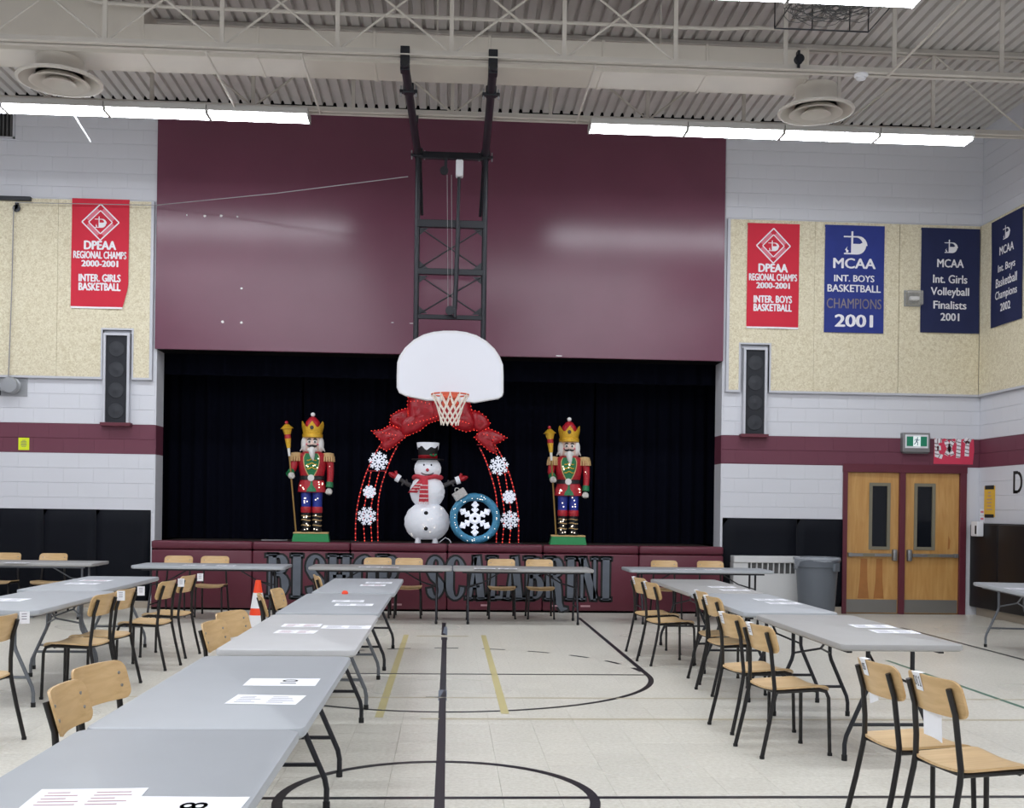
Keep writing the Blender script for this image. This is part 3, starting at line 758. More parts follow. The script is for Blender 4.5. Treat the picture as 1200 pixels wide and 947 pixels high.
def bar(name, p, q, r, m, label, cat, group=None):
    mb = MB(); mb.tube([p, q], r, 8); return tag(mb.build(name, M[m], None, 40), label, cat, group)
for px, lb in ((240, 'leftmost cream bridging bar between the two joists nearest the stage'), (353, 'cream bridging bar between joists, just left of the hoop frame'), (698, 'cream bridging bar between joists, just right of the hoop frame')):
    a = atY(px, 60, J1)
    bar('bridging_bar', (a.x, J1, ZJ - .012), (a.x, J2, ZJ - .012), .014, 'ceil', lb, 'bar', 'bridging bars')
a = atY(1040, 82, J1); bar('bridging_bar', (a.x, J0, ZJ - .012), (a.x, J1, ZJ - .012), .014, 'ceil', 'cream bridging bar beside the wire cage near the upper right', 'bar', 'bridging bars')
# conduit and hanging rod
mb = MB(); z = 6.98
mb.tube([(atY(100, 2, 12.1).x, 12.1, z + .06), (atY(115, 4, 12.1).x, 12.1, z + .02), (-3.2, 12.1, z), (0, 12.1, z), (3.0, 12.1, z), (3.4, 12.1, z + .03), (3.7, 12.1, z + .03)], .022, 8)
tag(mb.build('conduit_pipe', M['ceil'], None, 50), 'thin cream conduit pipe running along above the duct', 'pipe')
a = atY(77, 137, 13.42); b = atY(106, 166, 13.9)
mb = MB(); mb.tube([(a.x, 13.42, 6.37), (a.x + .02, 13.43, 6.34), (b.x, b.y, b.z)], .012, 6); tag(mb.build('loose_rod', M['white'], None), 'thin white rod dangling below the left row of lights', 'rod')

# ------------------------------------------------------------------ ceiling lights
def light_unit():
    t = thing('ceiling_light', '', 'light', (0, 0, 0), 0, 'fluorescent ceiling lights')
    mb = MB(); L_ = 1.21
    mb.b2(-L_ / 2, L_ / 2, -.165, .165, .026, .10, .004); mb.b2(-L_ / 2, -L_ / 2 + .014, -.135, .135, -.008, .03); mb.b2(L_ / 2 - .014, L_ / 2, -.135, .135, -.008, .03)
    mb.build('housing', M['housing'], t)
    mb = MB(); pf = [(-.128, .027), (-.127, .012), (-.118, 0), (.118, 0), (.127, .012), (.128, .027)]
    n = len(pf); x0, x1 = -L_ / 2 + .015, L_ / 2 - .015
    mb.add([(x0, y, z) for y, z in pf] + [(x1, y, z) for y, z in pf], [(i, i + 1, i + 1 + n, i + n) for i in range(n - 1)])
    mb.build('lens', M['lens'], t, 60, fix=False)
    return t
LU = light_unit(); used = [False]
def put_light(x, Y, label):
    global LU
    if not used[0]: LU.location = (x, Y, 6.265); LU['label'] = label; used[0] = True
    else: dup(LU, (x, Y, 6.265), 0, label)
xl = atY(363, 141, J2).x; xr = atY(690, 155, J2).x
for k, nm in enumerate(('first', 'second', 'third', 'fourth', 'fifth')):
    if xl - .61 - k * 1.22 > XL + .5: put_light(xl - .61 - k * 1.22, J2, nm + ' lit ceiling light left of the hoop frame, counted from the hoop')
for k, nm in enumerate(('first', 'second', 'third', 'fourth')):
    put_light(xr + .61 + k * 1.22, J2, nm + ' lit ceiling light right of the hoop frame, counted from the hoop')
xq = atY(1078, 4, J0).x
put_light(xq - .61, J0, 'lit ceiling light cut by the upper photo edge, above the wire cage')
ORD = ('first', 'second', 'third', 'fourth')
for k in range(1, 4): put_light(xq - .61 - k * 1.22, J0, ORD[k - 1] + ' unit beyond the upper photo edge next to the cage light')
for k in range(4): put_light(xl - .61 - k * 1.22, J0, ORD[k] + ' unit beyond the upper photo edge in the left half of the cage row')
for rw, Y in zip(ORD, (6.45, 2.95, -.55, -4.05)):
    for k in range(4):
        put_light(xl - .61 - k * 1.22, Y, '%s light from the middle, left half of the %s overhead row behind' % (ORD[k], rw)); put_light(xr + .61 + k * 1.22, Y, '%s light from the middle, right half of the %s overhead row behind' % (ORD[k], rw))

# ------------------------------------------------------------------ duct and diffusers
YD = 12.55
t = thing('air_duct', 'long cream rectangular air duct running between the two joists nearest the stage', 'duct', (0, YD, 6.53))
xs = [XL, atY(175, 40, YD).x, -2.2, -.9, .4, 1.7, 2.9, atY(938, 90, YD).x]
for i in range(len(xs) - 1):
    mb = MB(); hh = .58 if i == 0 else .34
    mb.b2(xs[i], xs[i + 1] - .004, -.26, .26, 0, hh, .008); mb.build('duct_section', M['duct'], t)
    mb = MB(); mb.b2(xs[i + 1] - .02, xs[i + 1] + .012, -.27, .27, -.01, hh + .01, .004); mb.build('duct_flange', M['duct'], t)
mb = MB()
for x in (-6, -3, -.2, 2.4): mb.b2(x - .01, x + .01, -.02, .02, .3, ZC - 6.53 + .03)
mb.build('hanger_strap', M['ceil'], t)
def diffuser(px, py, dia, label, neck):
    c = atY(px, py, YD)
    t = thing('ceiling_diffuser', label, 'air diffuser', (c.x, YD, c.z), 0, 'round air diffusers'); r = dia / 2
    mb = MB(); mb.lathe([(r * .55, .09), (r * .9, .02), (r, .012), (r, -.012), (r * .93, -.02), (r * .8, .03), (r * .55, .07)], 40); mb.build('outer_cone', M['ceil'], t, 40)
    mb = MB(); mb.lathe([(r * .48, .05), (r * .66, -.012), (r * .7, -.03), (r * .62, -.03), (r * .45, .03)], 36); mb.build('middle_cone', M['ceil'], t, 40)
    mb = MB(); mb.lathe([(r * .2, .03), (r * .36, -.02), (r * .4, -.04), (r * .30, -.036), (r * .18, 0), (.001, .0)], 32); mb.build('centre_cone', M['ceil'], t, 40)
    mb = MB(); mb.lathe([(r * .55, .07), (r * .55, neck)], 28); mb.build('neck', M['duct'], t, 40)
    mb = MB(); mb.lathe([(r * .54, .072), (r * .54, .076)], 24); mb.build('dark_throat', M['grille'], t)
diffuser(70, 95, .93, 'round cream ceiling diffuser above the left end of the lights', 6.54 - atY(70, 95, YD).z)
diffuser(956, 131, .88, 'round cream ceiling diffuser beside the end of the duct on the right', 6.54 - atY(956, 131, YD).z)

# wire cage with a tangle of wire
c = atY(985, 8, 10.6)
t = thing('wire_cage', 'open wire cage holding a tangle of thin dark wire near the upper right', 'cage', (c.x, 10.85, 6.56))
mb = MB(); a, b, h0 = .50, .30, .42
for z in (.02, h0):
    mb.tube([(-a, -b, z), (a, -b, z), (a, b, z), (-a, b, z)], .009, 5, closed=True)
for x in (-a, -.1, .3, a):
    for y in (-b, b): mb.tube([(x, y, .02), (x, y, .86)], .007, 5)
mb.build('cage_frame', M['steelblack'], t)
mb = MB(); rr = random.Random(3)
for k in range(34):
    cx, cy, r = rr.uniform(-.26, .26), rr.uniform(-.1, .1), rr.uniform(.10, .28); z = .06 + .35 * rr.random()
    mb.tube([(cx + r * 1.1 * math.cos(q * .5), cy + r * .8 * math.sin(q * .5), z + .05 * math.sin(q * .8 + k)) for q in range(26)], .004, 4)
o = mb.build('wire_tangle', M['grille'], t); o['kind'] = 'stuff'
# smoke detector, sensor on joist chord
c = atY(1007, 89, J1 + .05)
t = thing('smoke_detector', 'small round white detector on the joist above the right diffuser', 'detector', (c.x, J1, ZJ))
mb = MB(); mb.lathe([(.075, 0), (.075, -.02), (.06, -.03)], 20); mb.build('base_plate', M['white'], t, 40)
mb = MB(); mb.lathe([(.055, -.03), (.05, -.055), (.02, -.066), (.001, -.067)], 20); mb.build('dome', M['white'], t, 40)
c = atY(935, 68, J1 - .03)
t = thing('cable_reel', 'small dark round pulley on the joist under the wire cage', 'pulley', (c.x, J1 - .075, ZJ + .11))
mb = MB(); mb.M = Matrix.Rotation(R(90), 4, 'X'); mb.lathe([(.05, -.03), (.035, -.015), (.035, .015), (.05, .03)], 20); mb.build('wheel', M['steelblack'], t, 40)
mb = MB(); mb.b2(-.012, .012, .0, .075, -.10, .1); mb.build('bracket', M['steelblack'], t)

# louvred vent high on the back wall at the left
a = atY(18, 163, WY)
t = thing('wall_vent', 'dark louvred vent high on the back wall at the left edge', 'vent', (a.x - .33, WY, a.z))
mb = MB()
mb.b2(-.33, .33, -.03, 0, 0, .025); mb.b2(-.33, .33, -.03, 0, .375, .40); mb.b2(-.33, -.30, -.03, 0, 0, .4); mb.b2(.30, .33, -.03, 0, 0, .4); mb.build('frame', M['trimwhite'], t)
for k in range(11):
    mb = MB(); mb.b2(-.285 + k * .055, -.265 + k * .055, -.024, -.004, .025, .375); mb.build('slat', M['grille'], t)
mb = MB(); mb.b2(-.3, .3, -.01, -.002, .02, .38); mb.build('dark_back', M['black'], t)

# ------------------------------------------------------------------ basketball hoop
YM, YBd = 14.50, 14.17
t = thing('basketball_hoop', 'white fan backboard with rim and net on a black frame hung from the joists', 'basketball hoop', (0, YM, 0))
def T_(name, p, q, r, m='steelblack', n=12):
    mb = MB(); mb.tube([Vector(p) - Vector((0, YM, 0)), Vector(q) - Vector((0, YM, 0))], r, n); return mb.build(name, M[m], t, 40)
mx = (atY(488.5, 300, YM).x, atY(567.5, 300, YM).x); zt = atY(528, 182, YM).z
zz = lambda py: atY(528, py, YM).z
ends = ((475, 91), (577, 97))
for i in (0, 1):
    T_('mast_post', (mx[i], YM, zz(425)), (mx[i], YM, zt + .06), .036)
    e = atY(*ends[i], J1 + .1); z1 = zt + .02
    T_('ceiling_pipe', (e.x, J1 - .12, z1), (mx[i], YM + .35, z1), .048, n=16)
    mb = MB(); mb.tube([(e.x, J1 - .125 - YM, z1), (e.x, J1 - .119 - YM, z1)], .038, 14); mb.build('pipe_bore', M['black'], t)
    xx = e.x
    mb = MB(); mb.b2(xx - .05, xx + .05, J1 - .06 - YM, J1 + .06 - YM, ZJ - .16, ZJ + .10, .006); mb.build('beam_clamp', M['steelblack'], t)
    mb = MB(); mb.b2(xx - .03, xx + .03, J1 - .03 - YM, J1 + .03 - YM, z1 + .02, ZJ - .14); mb.build('hanger', M['steelblack'], t)
    mb = MB(); mb.b2(mx[i] - .03, mx[i] + .03, J2 - .03 - YM, J2 + .03 - YM, z1 + .02, ZJ + .02); mb.build('hanger', M['steelblack'], t)
    for yy, xq in ((12.3, e.x + (mx[i] - e.x) * .25), (YM, mx[i])):
        mb = MB(); mb.b2(xq - .10, xq + .10, yy - .035 - YM, yy + .035 - YM, z1 - .05, z1 - .02, .004); mb.b2(xq - .06, xq + .06, yy - .05 - YM, yy + .05 - YM, z1 - .06, z1 + .055, .01); mb.build('pipe_clamp', M['steelblack'], t)
        for s in (-1, 1):
            mb = MB(); mb.tube([(xq + s * .085, yy - YM, z1 - .09), (xq + s * .085, yy - YM, z1 + .03)], .009, 6); mb.build('bolt', M['galv'], t)
    s = 1 if i == 0 else -1
    T_('knee_brace', (mx[i] + s * .02, YM + .30, z1 - .03), (mx[i] + s * .06, YM + .02, zz(252)), .02)
for py, r in ((183, .045), (263, .05), (319, .04), (372, .03)):
    mb = MB(); mb.b2(mx[0], mx[1], -r * .8, r * .8, zz(py) - r, zz(py) + r, .006); mb.build('cross_bar', M['steelblack'], t)
for a, b in ((268, 315), (324, 369)):
    T_('cross_brace', (mx[0] + .04, YM + .01, zz(a)), (mx[1] - .04, YM + .01, zz(b)), .010, n=6)
    T_('cross_brace', (mx[1] - .04, YM - .012, zz(a)), (mx[0] + .04, YM - .012, zz(b)), .010, n=6)
for sx_ in (0, 1):
    for py, dz in ((268, -1), (315, 1), (324, -1), (368, 1)):
        s = 1 if sx_ == 0 else -1; x = mx[sx_] + s * .03
        mb = MB(); mb.prism([(x, zz(py)), (x + s * .12, zz(py)), (x, zz(py) + dz * .1)], -.006, .006); mb.build('gusset', M['steelblack'], t)
T_('actuator_rod', atY(538, 208, YM - .12), atY(533, 372, YM - .1), .022); T_('actuator_tube', atY(537, 265, YM - .12), atY(533, 362, YM - .1), .03)
c = atY(538.5, 198, YM - .12); mb = MB(); mb.box(c.x, -.12, c.z, .10, .14, .22, .02); mb.build('winch_motor', M['white'], t)
mb = MB(); mb.box(c.x, -.06, c.z + .12, .05, .10, .06, .006); mb.build('motor_bracket', M['steelblack'], t)
c = atY(520.5, 200, YM - .1); mb = MB(); mb.M = Matrix.Translation((c.x, -.1, c.z)) @ Matrix.Rotation(R(90), 4, 'X'); mb.lathe([(.055, -.02), (.04, -.01), (.04, .01), (.055, .02)], 16); mb.build('pulley', M['steelblack'], t, 40)
mb = MB(); mb.box(c.x + .02, -.1, c.z + .09, .04, .03, .16); mb.build('pulley_bracket', M['steelblack'], t)
for px in (524, 529): T_('lift_cable', atY(px, 205, YM - .1), atY(px + 1, 366, YM - .1), .004, 'cable', 5)
c = atY(530, 364, YM - .1); mb = MB(); mb.M = Matrix.Translation((c.x - .03, -.1, c.z)) @ Matrix.Rotation(R(90), 4, 'X'); mb.lathe([(.06, -.02), (.04, -.01), (.04, .01), (.06, .02)], 16); mb.build('pulley', M['steelblack'], t, 40)
# backboard outline (in the plane of the board)
bc = atY(527.5, 430, YBd)
out = [(467, 441), (467.5, 425), (470, 418), (476, 409), (486, 400), (497, 394), (508, 391), (520, 389.7), (534, 389.7), (546, 391.3), (558, 395), (569, 401.5), (578, 410), (584, 419), (587.5, 428), (588, 440), (588, 460), (587, 463.5), (583.5, 465.8), (570, 468), (556, 470.5), (545, 469), (507, 467.8), (500, 467.5), (488, 465), (476, 462.5), (469, 459), (467, 454)]
P = [atY(x, y, YBd) for x, y in out]
mb = MB(); mb.prism([(p.x, p.z) for p in P], YBd - .02 - YM, YBd + .02 - YM); mb.build('backboard', M['board'], t)
mb = MB(); mb.tube([(p.x, YBd - YM, p.z) for p in P], .024, 6, closed=True); mb.build('board_edge', M['white'], t, 60)
for i in (0, 1):
    T_('board_bracket', (mx[i], YM, zz(410)), (mx[i] * .9, YBd, zz(418) - .02), .03); T_('board_bracket', (mx[i], YM, zz(425)), (mx[i] * .9, YBd, zz(432) - .05), .03)
rc = atY(527.5, 462.5, YBd - .40); rz = rc.z; RR = .232
mb = MB(); mb.tube([(rc.x + RR * math.cos(2 * PI * k / 36), YBd - .40 - YM + RR * math.sin(2 * PI * k / 36), rz) for k in range(36)], .011, 8, closed=True); rim = mb.build('rim', M['rim'], t, 60)
mb = MB(); mb.b2(rc.x - .10, rc.x + .10, YBd - .035 - YM, YBd - .02 - YM, rz - .11, rz + .06, .01); mb.b2(rc.x - .06, rc.x + .06, YBd - .19 - YM, YBd - .03 - YM, rz - .02, rz + .005); mb.build('rim_plate', M['rim'], t)
mb = MB(); nS = 12; NH = .385
def npt(a, s): r = RR * (1 - s) ** 1.5 * .52 + RR * .48 - .0 if s < 1 else RR * .48; return (rc.x + r * math.cos(a), YBd - .40 - YM + r * math.sin(a), rz - NH * s)
for k in range(nS):
    for d in (1, -1):
        mb.tube([npt(2 * PI * (k + d * (1.0 * s + 1.6 * s * s)) / nS, s) for s in [q / 10 for q in range(11)]], .0075, 5)
net = mb.build('net', M['net'], rim, 60); net['kind'] = 'stuff'
for k in range(nS):
    a = 2 * PI * k / nS; mb = MB(); mb.tube([(rc.x + RR * math.cos(a), YBd - .40 - YM + RR * math.sin(a), rz + .014), (rc.x + (RR - .004) * math.cos(a), YBd - .40 - YM + (RR - .004) * math.sin(a), rz - .03)], .014, 6); mb.build('net_loop', M['net'], rim, 60)

# hoist cable, pulley, drop cord and winch at the left
a = atY(18, 239, WY - .14); pl = thing('cable_pulley', 'small dark pulley under the black bar at the left edge', 'pulley', (a.x, WY - .07, a.z - .05))
mb = MB(); mb.M = Matrix.Rotation(R(90), 4, 'X'); mb.lathe([(.055, -.03), (.04, -.01), (.04, .01), (.055, .03)], 18); mb.build('wheel', M['steelblack'], pl, 40)
mb = MB(); mb.b2(-.02, .02, -.03, .03, -.01, .09); mb.build('shackle', M['steelblack'], pl)
a2 = atY(36, 233, WY - .1)
bk = MB(); bk.b2(a2.x - .75, a2.x, WY - .12, WY - .0, a2.z - .03, a2.z + .03, .006); tag(bk.build('pulley_rail', M['steelblack']), 'short black steel bar on the wall at the left edge', 'bar')
q = atY(183, 241, WY - .14); e = atY(478, 207, YM - .1)
mb = MB(); mb.tube([(a.x, WY - .14, a.z + .02), (q.x, WY - .16, q.z), (q.x + (e.x - q.x) * .5, (WY + YM) / 2 - .15, (q.z + e.z) / 2 - .03), (e.x, e.y, e.z)], .006, 5); tag(mb.build('hoist_cable', M['cable'], None), 'thin cable running across the maroon panel to the hoop frame', 'cable')
b = atY(10, 441, WY - .1)
mb = MB(); mb.tube([(a.x - .03, WY - .12, a.z - .03), (a.x - .05, WY - .1, (a.z + b.z) / 2), (b.x, WY - .1, b.z)], .008, 5); tag(mb.build('drop_cord', M['cable'], None), 'grey cord dropping down the beige panel to the wall winch', 'cord')
c = atY(16, 454, WY)
wn = thing('wall_winch', 'grey cranked winch on the wall at the left edge below the cord', 'winch', (c.x, WY, c.z))
mb = MB(); mb.b2(-.25, .2, -.02, 0, -.13, .13, .004); mb.build('mounting_plate', M['galv'], wn)
mb = MB(); mb.M = Matrix.Translation((0, -.02, .02)) @ Matrix.Rotation(R(90), 4, 'X'); mb.lathe([(.12, 0), (.12, .03), (.08, .04), (.08, .12), (.12, .13), (.11, .16), (.03, .165)], 22); mb.build('drum', M['galv'], wn, 40)
mb = MB(); mb.box(-.1, -.1, -.02, .14, .12, .12, .02); mb.build('gear_case', M['galv'], wn)
mb = MB(); mb.tube([(-.13, -.15, -.02), (-.13, -.15, -.13)], .012, 8); mb.build('crank', M['steelblack'], wn)

# ------------------------------------------------------------------ folding tables
def leg_mesh(par, sx, sy, m, L_):
    ye = sy * (L_ / 2 - .20); mb = MB()
    mb.tube([(sx * .14, ye, .70), (sx * .14, ye, .46), (sx * .15, ye, .42), (sx * .27, ye, .15), (sx * .28, ye, .10), (sx * .28, ye, .02)], .0145, 8)
    o = mb.build('leg', M[m], par, 50)
    f = MB(); f.tube([(sx * .28, ye, 0), (sx * .28, ye, .035)], .018, 8); f.build('foot', M['rubber'], o)
def make_table(label, mt, ml, L_=1.86):
    t = thing('folding_table', label, 'table', (0, 0, 0), 0, 'grey folding tables')
    mb = MB(); mb.slab(rrect(.755, L_, .05, 4), .695, .737, .010); mb.build('table_top', M[mt], t, 40)
    mb = MB()
    mb.b2(-.30, -.27, -L_ / 2 + .12, L_ / 2 - .12, .67, .696); mb.b2(.27, .30, -L_ / 2 + .12, L_ / 2 - .12, .67, .696); mb.build('side_rail', M[ml], t)
    for sy in (-1, 1):
        for sx in (-1, 1): leg_mesh(t, sx, sy, ml, L_)
        ye = sy * (L_ / 2 - .20)
        mb = MB(); mb.tube([(-.24, ye, .22), (.24, ye, .22)], .011, 8); mb.build('crossbar', M[ml], t)
        mb = MB(); mb.tube([(-.27, ye, .69), (.27, ye, .69)], .013, 8); mb.build('pivot_bar', M[ml], t)
        mb = MB()
        for sx in (-1, 1): mb.tube([(sx * .14, ye, .47), (0, ye - sy * .20, .53)], .008, 6)
        mb.tube([(0, ye - sy * .20, .53), (0, ye - sy * .47, .69)], .009, 6); mb.build('brace', M[ml], t, 50)
    return t
def table(label, mt, ml, x, y, rz=0, L_=1.86):
    t = make_table(label, mt, ml, L_); t.location = (x, y, 0); t.rotation_euler = (0, 0, rz); return t
table('grey folding table nearest the camera at the lower left corner', 'table', 'tlegdark', -.88, 2.88)
table('second grey folding table from the camera in the centre row', 'table', 'tlegdark', -.87, 4.745)
table('third folding table of the centre row, paler than the rest', 'table_pale', 'tlegdark', -.87, 6.89, 0, 1.94)
table('fourth grey folding table of the centre row', 'table', 'tleg', -.875, 8.88, 0, 1.82)
table('fifth grey folding table of the centre row, nearest the stage', 'table', 'tlegdark', -.855, 10.92, 0, 2.0)
table('nearest grey folding table of the right row, with free end before chair O11', 'table_warm', 'tlegdark', 2.725, 7.235, 0, 1.84)
table('middle grey folding table of the right row', 'table', 'tlegdark', 2.69, 9.27, 0, 1.9)
table('far grey folding table of the right row, before the stage end', 'table_warm', 'tlegdark', 2.70, 11.33, 0, 2.02)
table('grey folding table of the left row, nearer the camera', 'table', 'tleg', -3.33, 8.94, 0, 1.84)
table('grey folding table of the left row, farther from the camera', 'table', 'tleg', -3.47, 10.90, 0, 1.98)
table('grey folding table set crosswise before the stage, left of the centre tables', 'table', 'tlegdark', -3.06, 14.42, PI / 2, 1.94)
table('left one of two joined tables crosswise before the slate lettering', 'table_warm', 'tlegdark', -.87, 14.50, PI / 2, 1.86)
table('right one of two joined tables crosswise before the slate lettering', 'table_warm', 'tlegdark', 1.00, 14.50, PI / 2, 1.85)
table('grey folding table set crosswise before the white convector', 'table', 'tlegdark', 3.40, 14.66, PI / 2, 1.96)
table('grey folding table along the black pads at the left wall', 'table_warm', 'tleg', -5.58, 14.74, PI / 2, 1.94)
table('grey folding table alone at the right edge before the dark side pads', 'table', 'tleg', 6.36, 11.40, -R(10))

# ------------------------------------------------------------------ chairs
def seat_fn(u, v):
    w_ = .19; h_ = .195; r = .05
    y = -h_ + 2 * h_ * v; e = min(v, 1 - v) * 2 * h_
    ins = r - math.sqrt(max(0, r * r - (r - e) ** 2)) if e < r else 0
    x = (u - .5) * 2 * (w_ - ins)
    z = .425 - .012 * math.cos(x / w_ * PI / 2) + .014 * (v - .3) - (.03 * max(0, (v - .8) / .2) ** 2)
    return (x, y, z)
def back_fn(u, v):
    w_ = .193; h_ = .168; r = .045
    z = v * h_; e = min(v, 1 - v) * h_
    ins = r - math.sqrt(max(0, r * r - (r - e) ** 2)) if e < r else 0
    x = (u - .5) * 2 * (w_ - ins)
    return (x, -.232 + .035 * (x / w_) ** 2 - .05 * (v - .5), .642 + z)
VS = [0, .02, .06, .12, .2, .35, .5, .65, .8, .88, .94, .98, 1]
def remap(fn): return lambda u, v: fn(u, VS[round(v * 12)])
def make_chair():
    t = thing('stacking_chair', '', 'chair', (0, 0, 0), 0, 'wooden chairs with black legs')
    mb = MB(); mb.sheet(8, 12, remap(seat_fn), (0, 0, .012)); mb.build('seat', M['plyseat'], t, 40)
    mb = MB(); mb.sheet(8, 12, remap(back_fn), (0, .011, 0)); bk = mb.build('backrest', M['ply'], t, 40)
    for s in (-1, 1):
        mb = MB(); mb.tube([(s * .149, -.2405, .772), (s * .149, -.234, .75), (s * .150, -.207, .66), (s * .156, -.193, .52), (s * .166, -.188, .43), (s * .170, -.195, .37), (s * .176, -.225, .22), (s * .182, -.275, .012)], .0135, 8); mb.build('rear_leg', M['tube'], t, 50)
        mb = MB(); mb.tube([(s * .165, -.19, .405), (s * .165, .12, .412), (s * .168, .165, .40), (s * .172, .182, .36), (s * .180, .19, .012)], .0125, 8); mb.build('front_leg', M['tube'], t, 50)
        for z in (.70, .755):
            mb = MB(); y = back_fn(.5 + s * .149 / .386, (z - .642) / .168)[1]
            mb.tube([(s * .149, y + .009, z), (s * .149, y + .0145, z)], .007, 8); mb.build('rivet', M['steel'], bk)
    for y in (-.17, .10):
        mb = MB(); mb.tube([(-.165, y, .402), (.165, y, .402)], .010, 6); mb.build('seat_rail', M['tube'], t)
    for s in (-1, 1):
        for y in (-.275, .19):
            mb = MB(); mb.tube([(s * .182, y, 0), (s * .182, y, .018)], .0155, 8); mb.build('foot_cap', M['rubber'], t)
    return t
CH = make_chair(); first = [True]
def chair(x, y, face, label, tagside=None, txt=None):
    """x, y = floor point under the back; face = heading of the sitter in degrees (0 = +x)"""
    rz = R(face - 90); fx, fy = math.cos(R(face)), math.sin(R(face))
    loc = (x + .222 * fx, y + .222 * fy, 0)
    if first[0]: o = CH; place(o, loc, rz); o['label'] = label; first[0] = False
    else: o = dup(CH, loc, rz, label)
    if tagside:
        s = tagside; xx = -.072 if s < 0 else .150; oy = 0 if s < 0 else -.028; dz = 0 if s < 0 else .018; mb = MB()
        yb = lambda x, z: back_fn(.5 + x / .386, (z - .642) / .168)[1] - .003 + oy
        mb.sheet(3, 3, lambda u, v: (xx + (u - .5) * .066, yb(xx + (u - .5) * .066, .732 + .082 * v), .732 + dz + .082 * v), (0, .001, 0)); mb.sheet(1, 1, lambda u, v: (xx + (u - .5) * .066, yb(xx, .814) + (.03 - oy) * v, .8125 + dz + .001 * v), (0, 0, .001))
        if s > 0: mb = MB(); mb.sheet(2, 2, lambda u, v: (.150 + .03 * u, -.25 - .052 * u, .742 + .078 * v), (0, .0, .0) if 0 else (.0008, .0004, 0))
        g = mb.build('number_tag', M['paper'], o)
        if txt == 'O11':
            mb = MB(); z0, z1, cx_ = .754, .796, xx - .021
            mb.stroke([(cx_ + .009 * math.cos(q * PI / 8), .775 + .020 * math.sin(q * PI / 8)) for q in range(17)], .004, 0, .0004)
            for q in (.023, .044):
                mb.stroke([(cx_ + q - .006, z1 - .007), (cx_ + q, z1), (cx_ + q, z0)], .004, 0, .0004); mb.stroke([(cx_ + q - .006, z0), (cx_ + q + .006, z0)], .004, 0, .0004)
            for i, v in enumerate(mb.v): mb.v[i] = (v[0], v[1] + yb(v[0], v[2]) - .0025, v[2])
            mb.build('tag_number', M['ink'], g)
        elif txt: text('tag_number', txt, xx + (.006 if len(txt) > 2 else 0), .775, .019 * len(txt), .034, M['ink'], g, 0, .02, 0, lambda x, z: yb(x, z) - .0025)
        else:
            mb = MB()
            for k in range(3):
                zq = .752 + dz + k * .016
                if s > 0: mb.sheet(1, 1, lambda u, v: (.157 + .015 * u - .0012, -.262 - .026 * u - .0006, zq + .005 * v), (.0004, .0002, 0))
                else: mb.b2(xx - .018, xx + .018, yb(xx, zq) - .004, yb(xx, zq) - .002, zq, zq + .005)
            mb.build('tag_print', M['inkgrey'], g)
    return o
def mid(a, b): p = atZ(*a, .81); q = atZ(*b, .81); return ((p.x + q.x) / 2, (p.y + q.y) / 2)
for a, b, f, lb in (((58, 806.5), (93, 799.8), 1, 'nearer wooden chair at the second table of the centre row, seen edge on'), ((77, 785.2), (147, 773.2), -16, 'farther wooden chair at the second table of the centre row, turned to the camera'),
                    ((233, 731), (264, 726), -8, 'nearer wooden chair at the pale third table of the centre row'), ((251, 719), (288, 714.5), -20, 'farther wooden chair at the pale third table of the centre row'),
                    ((298, 695.8), (314, 696.8), 12, 'wooden chair showing its back, at the fourth table beside the cone'), ((313, 691.2), (334, 689.2), -5, 'wooden chair facing the camera, at the fourth table beside the cone'),
                    ((364, 674.1), (378.5, 674.1), 14, 'wooden chair showing its back at the fifth table of the centre row')):
    x, y = mid(a, b); chair(x, y, f, lb)
for px, py, Y, lb in ((210, 652.5, 15.28, 'left wooden chair between stage and the left crosswise table'), (252.5, 653, 15.28, 'right wooden chair between stage and the left crosswise table'),
                   (443, 655, 15.34, 'left one of two touching wooden chairs before the slate lettering'), (479.5, 655.5, 15.34, 'right one of two touching wooden chairs before the slate lettering'),
                   (587.5, 656, 15.34, 'left wooden chair of the pair before the end of the slate lettering'), (632, 656, 15.34, 'right wooden chair of the pair before the end of the slate lettering'),
                   (778, 657, 15.45, 'left wooden chair between stage and the table by the convector'), (832, 657.5, 15.45, 'right wooden chair between stage end and the table by the convector'),
                   (9, 650, 15.62, 'left wooden chair behind the table along the black wall pads'), (63.5, 650, 15.62, 'right wooden chair behind the table along the black wall pads')):
    p = atY(px, py, Y); chair(p.x, Y, -90, lb)
x, y = mid((1063.8, 781.5), (1129.4, 796.8)); c1 = chair(x - .038, y - .055, 9, 'wooden chair with tag O11 on its back, nearest on the right', -1, 'O11')
mb = MB(); mb.sheet(4, 4, lambda u, v: (-.105 + .135 * u, -.188 + .01 * math.sin(u * 3) - .008 * v, .53 + .15 * v - .015 * u), (0, .0012, 0)); o = mb.build('hanging_sheet', M['paper'], c1); 
x, y = mid((1013, 772.8), (1058, 782)); c2 = chair(x - .005, y + .075, 6, 'wooden chair with tag 05, just behind the chair tagged O11', -1, '05')
mb = MB(); mb.sheet(4, 4, lambda u, v: (-.115 + .08 * u, -.188 - .008 * v, .585 + .09 * v + .03 * u), (0, .0012, 0)); mb.build('hanging_sheet', M['paper'], c2)
for a, b, f, lb in (((874, 729.3), (908, 733.3), 11, 'nearest wooden chair against the nearest table of the right row'), ((841.7, 716.7), (872.5, 720.7), 11, 'second wooden chair against the nearest table of the right row'),
                    ((821, 696.5), (851, 701), 8, 'nearer wooden chair against the middle table of the right row'), ((809, 690), (838, 695), 3, 'farther wooden chair against the middle table of the right row, mostly hidden'),
                    ((752, 681.5), (775, 683), 12, 'nearer wooden chair against the far table of the right row'), ((740, 676), (759, 677.5), 12, 'farther wooden chair against the far table of the right row')):
    x, y = mid(a, b); chair(x - .015, y, f, lb, -1)
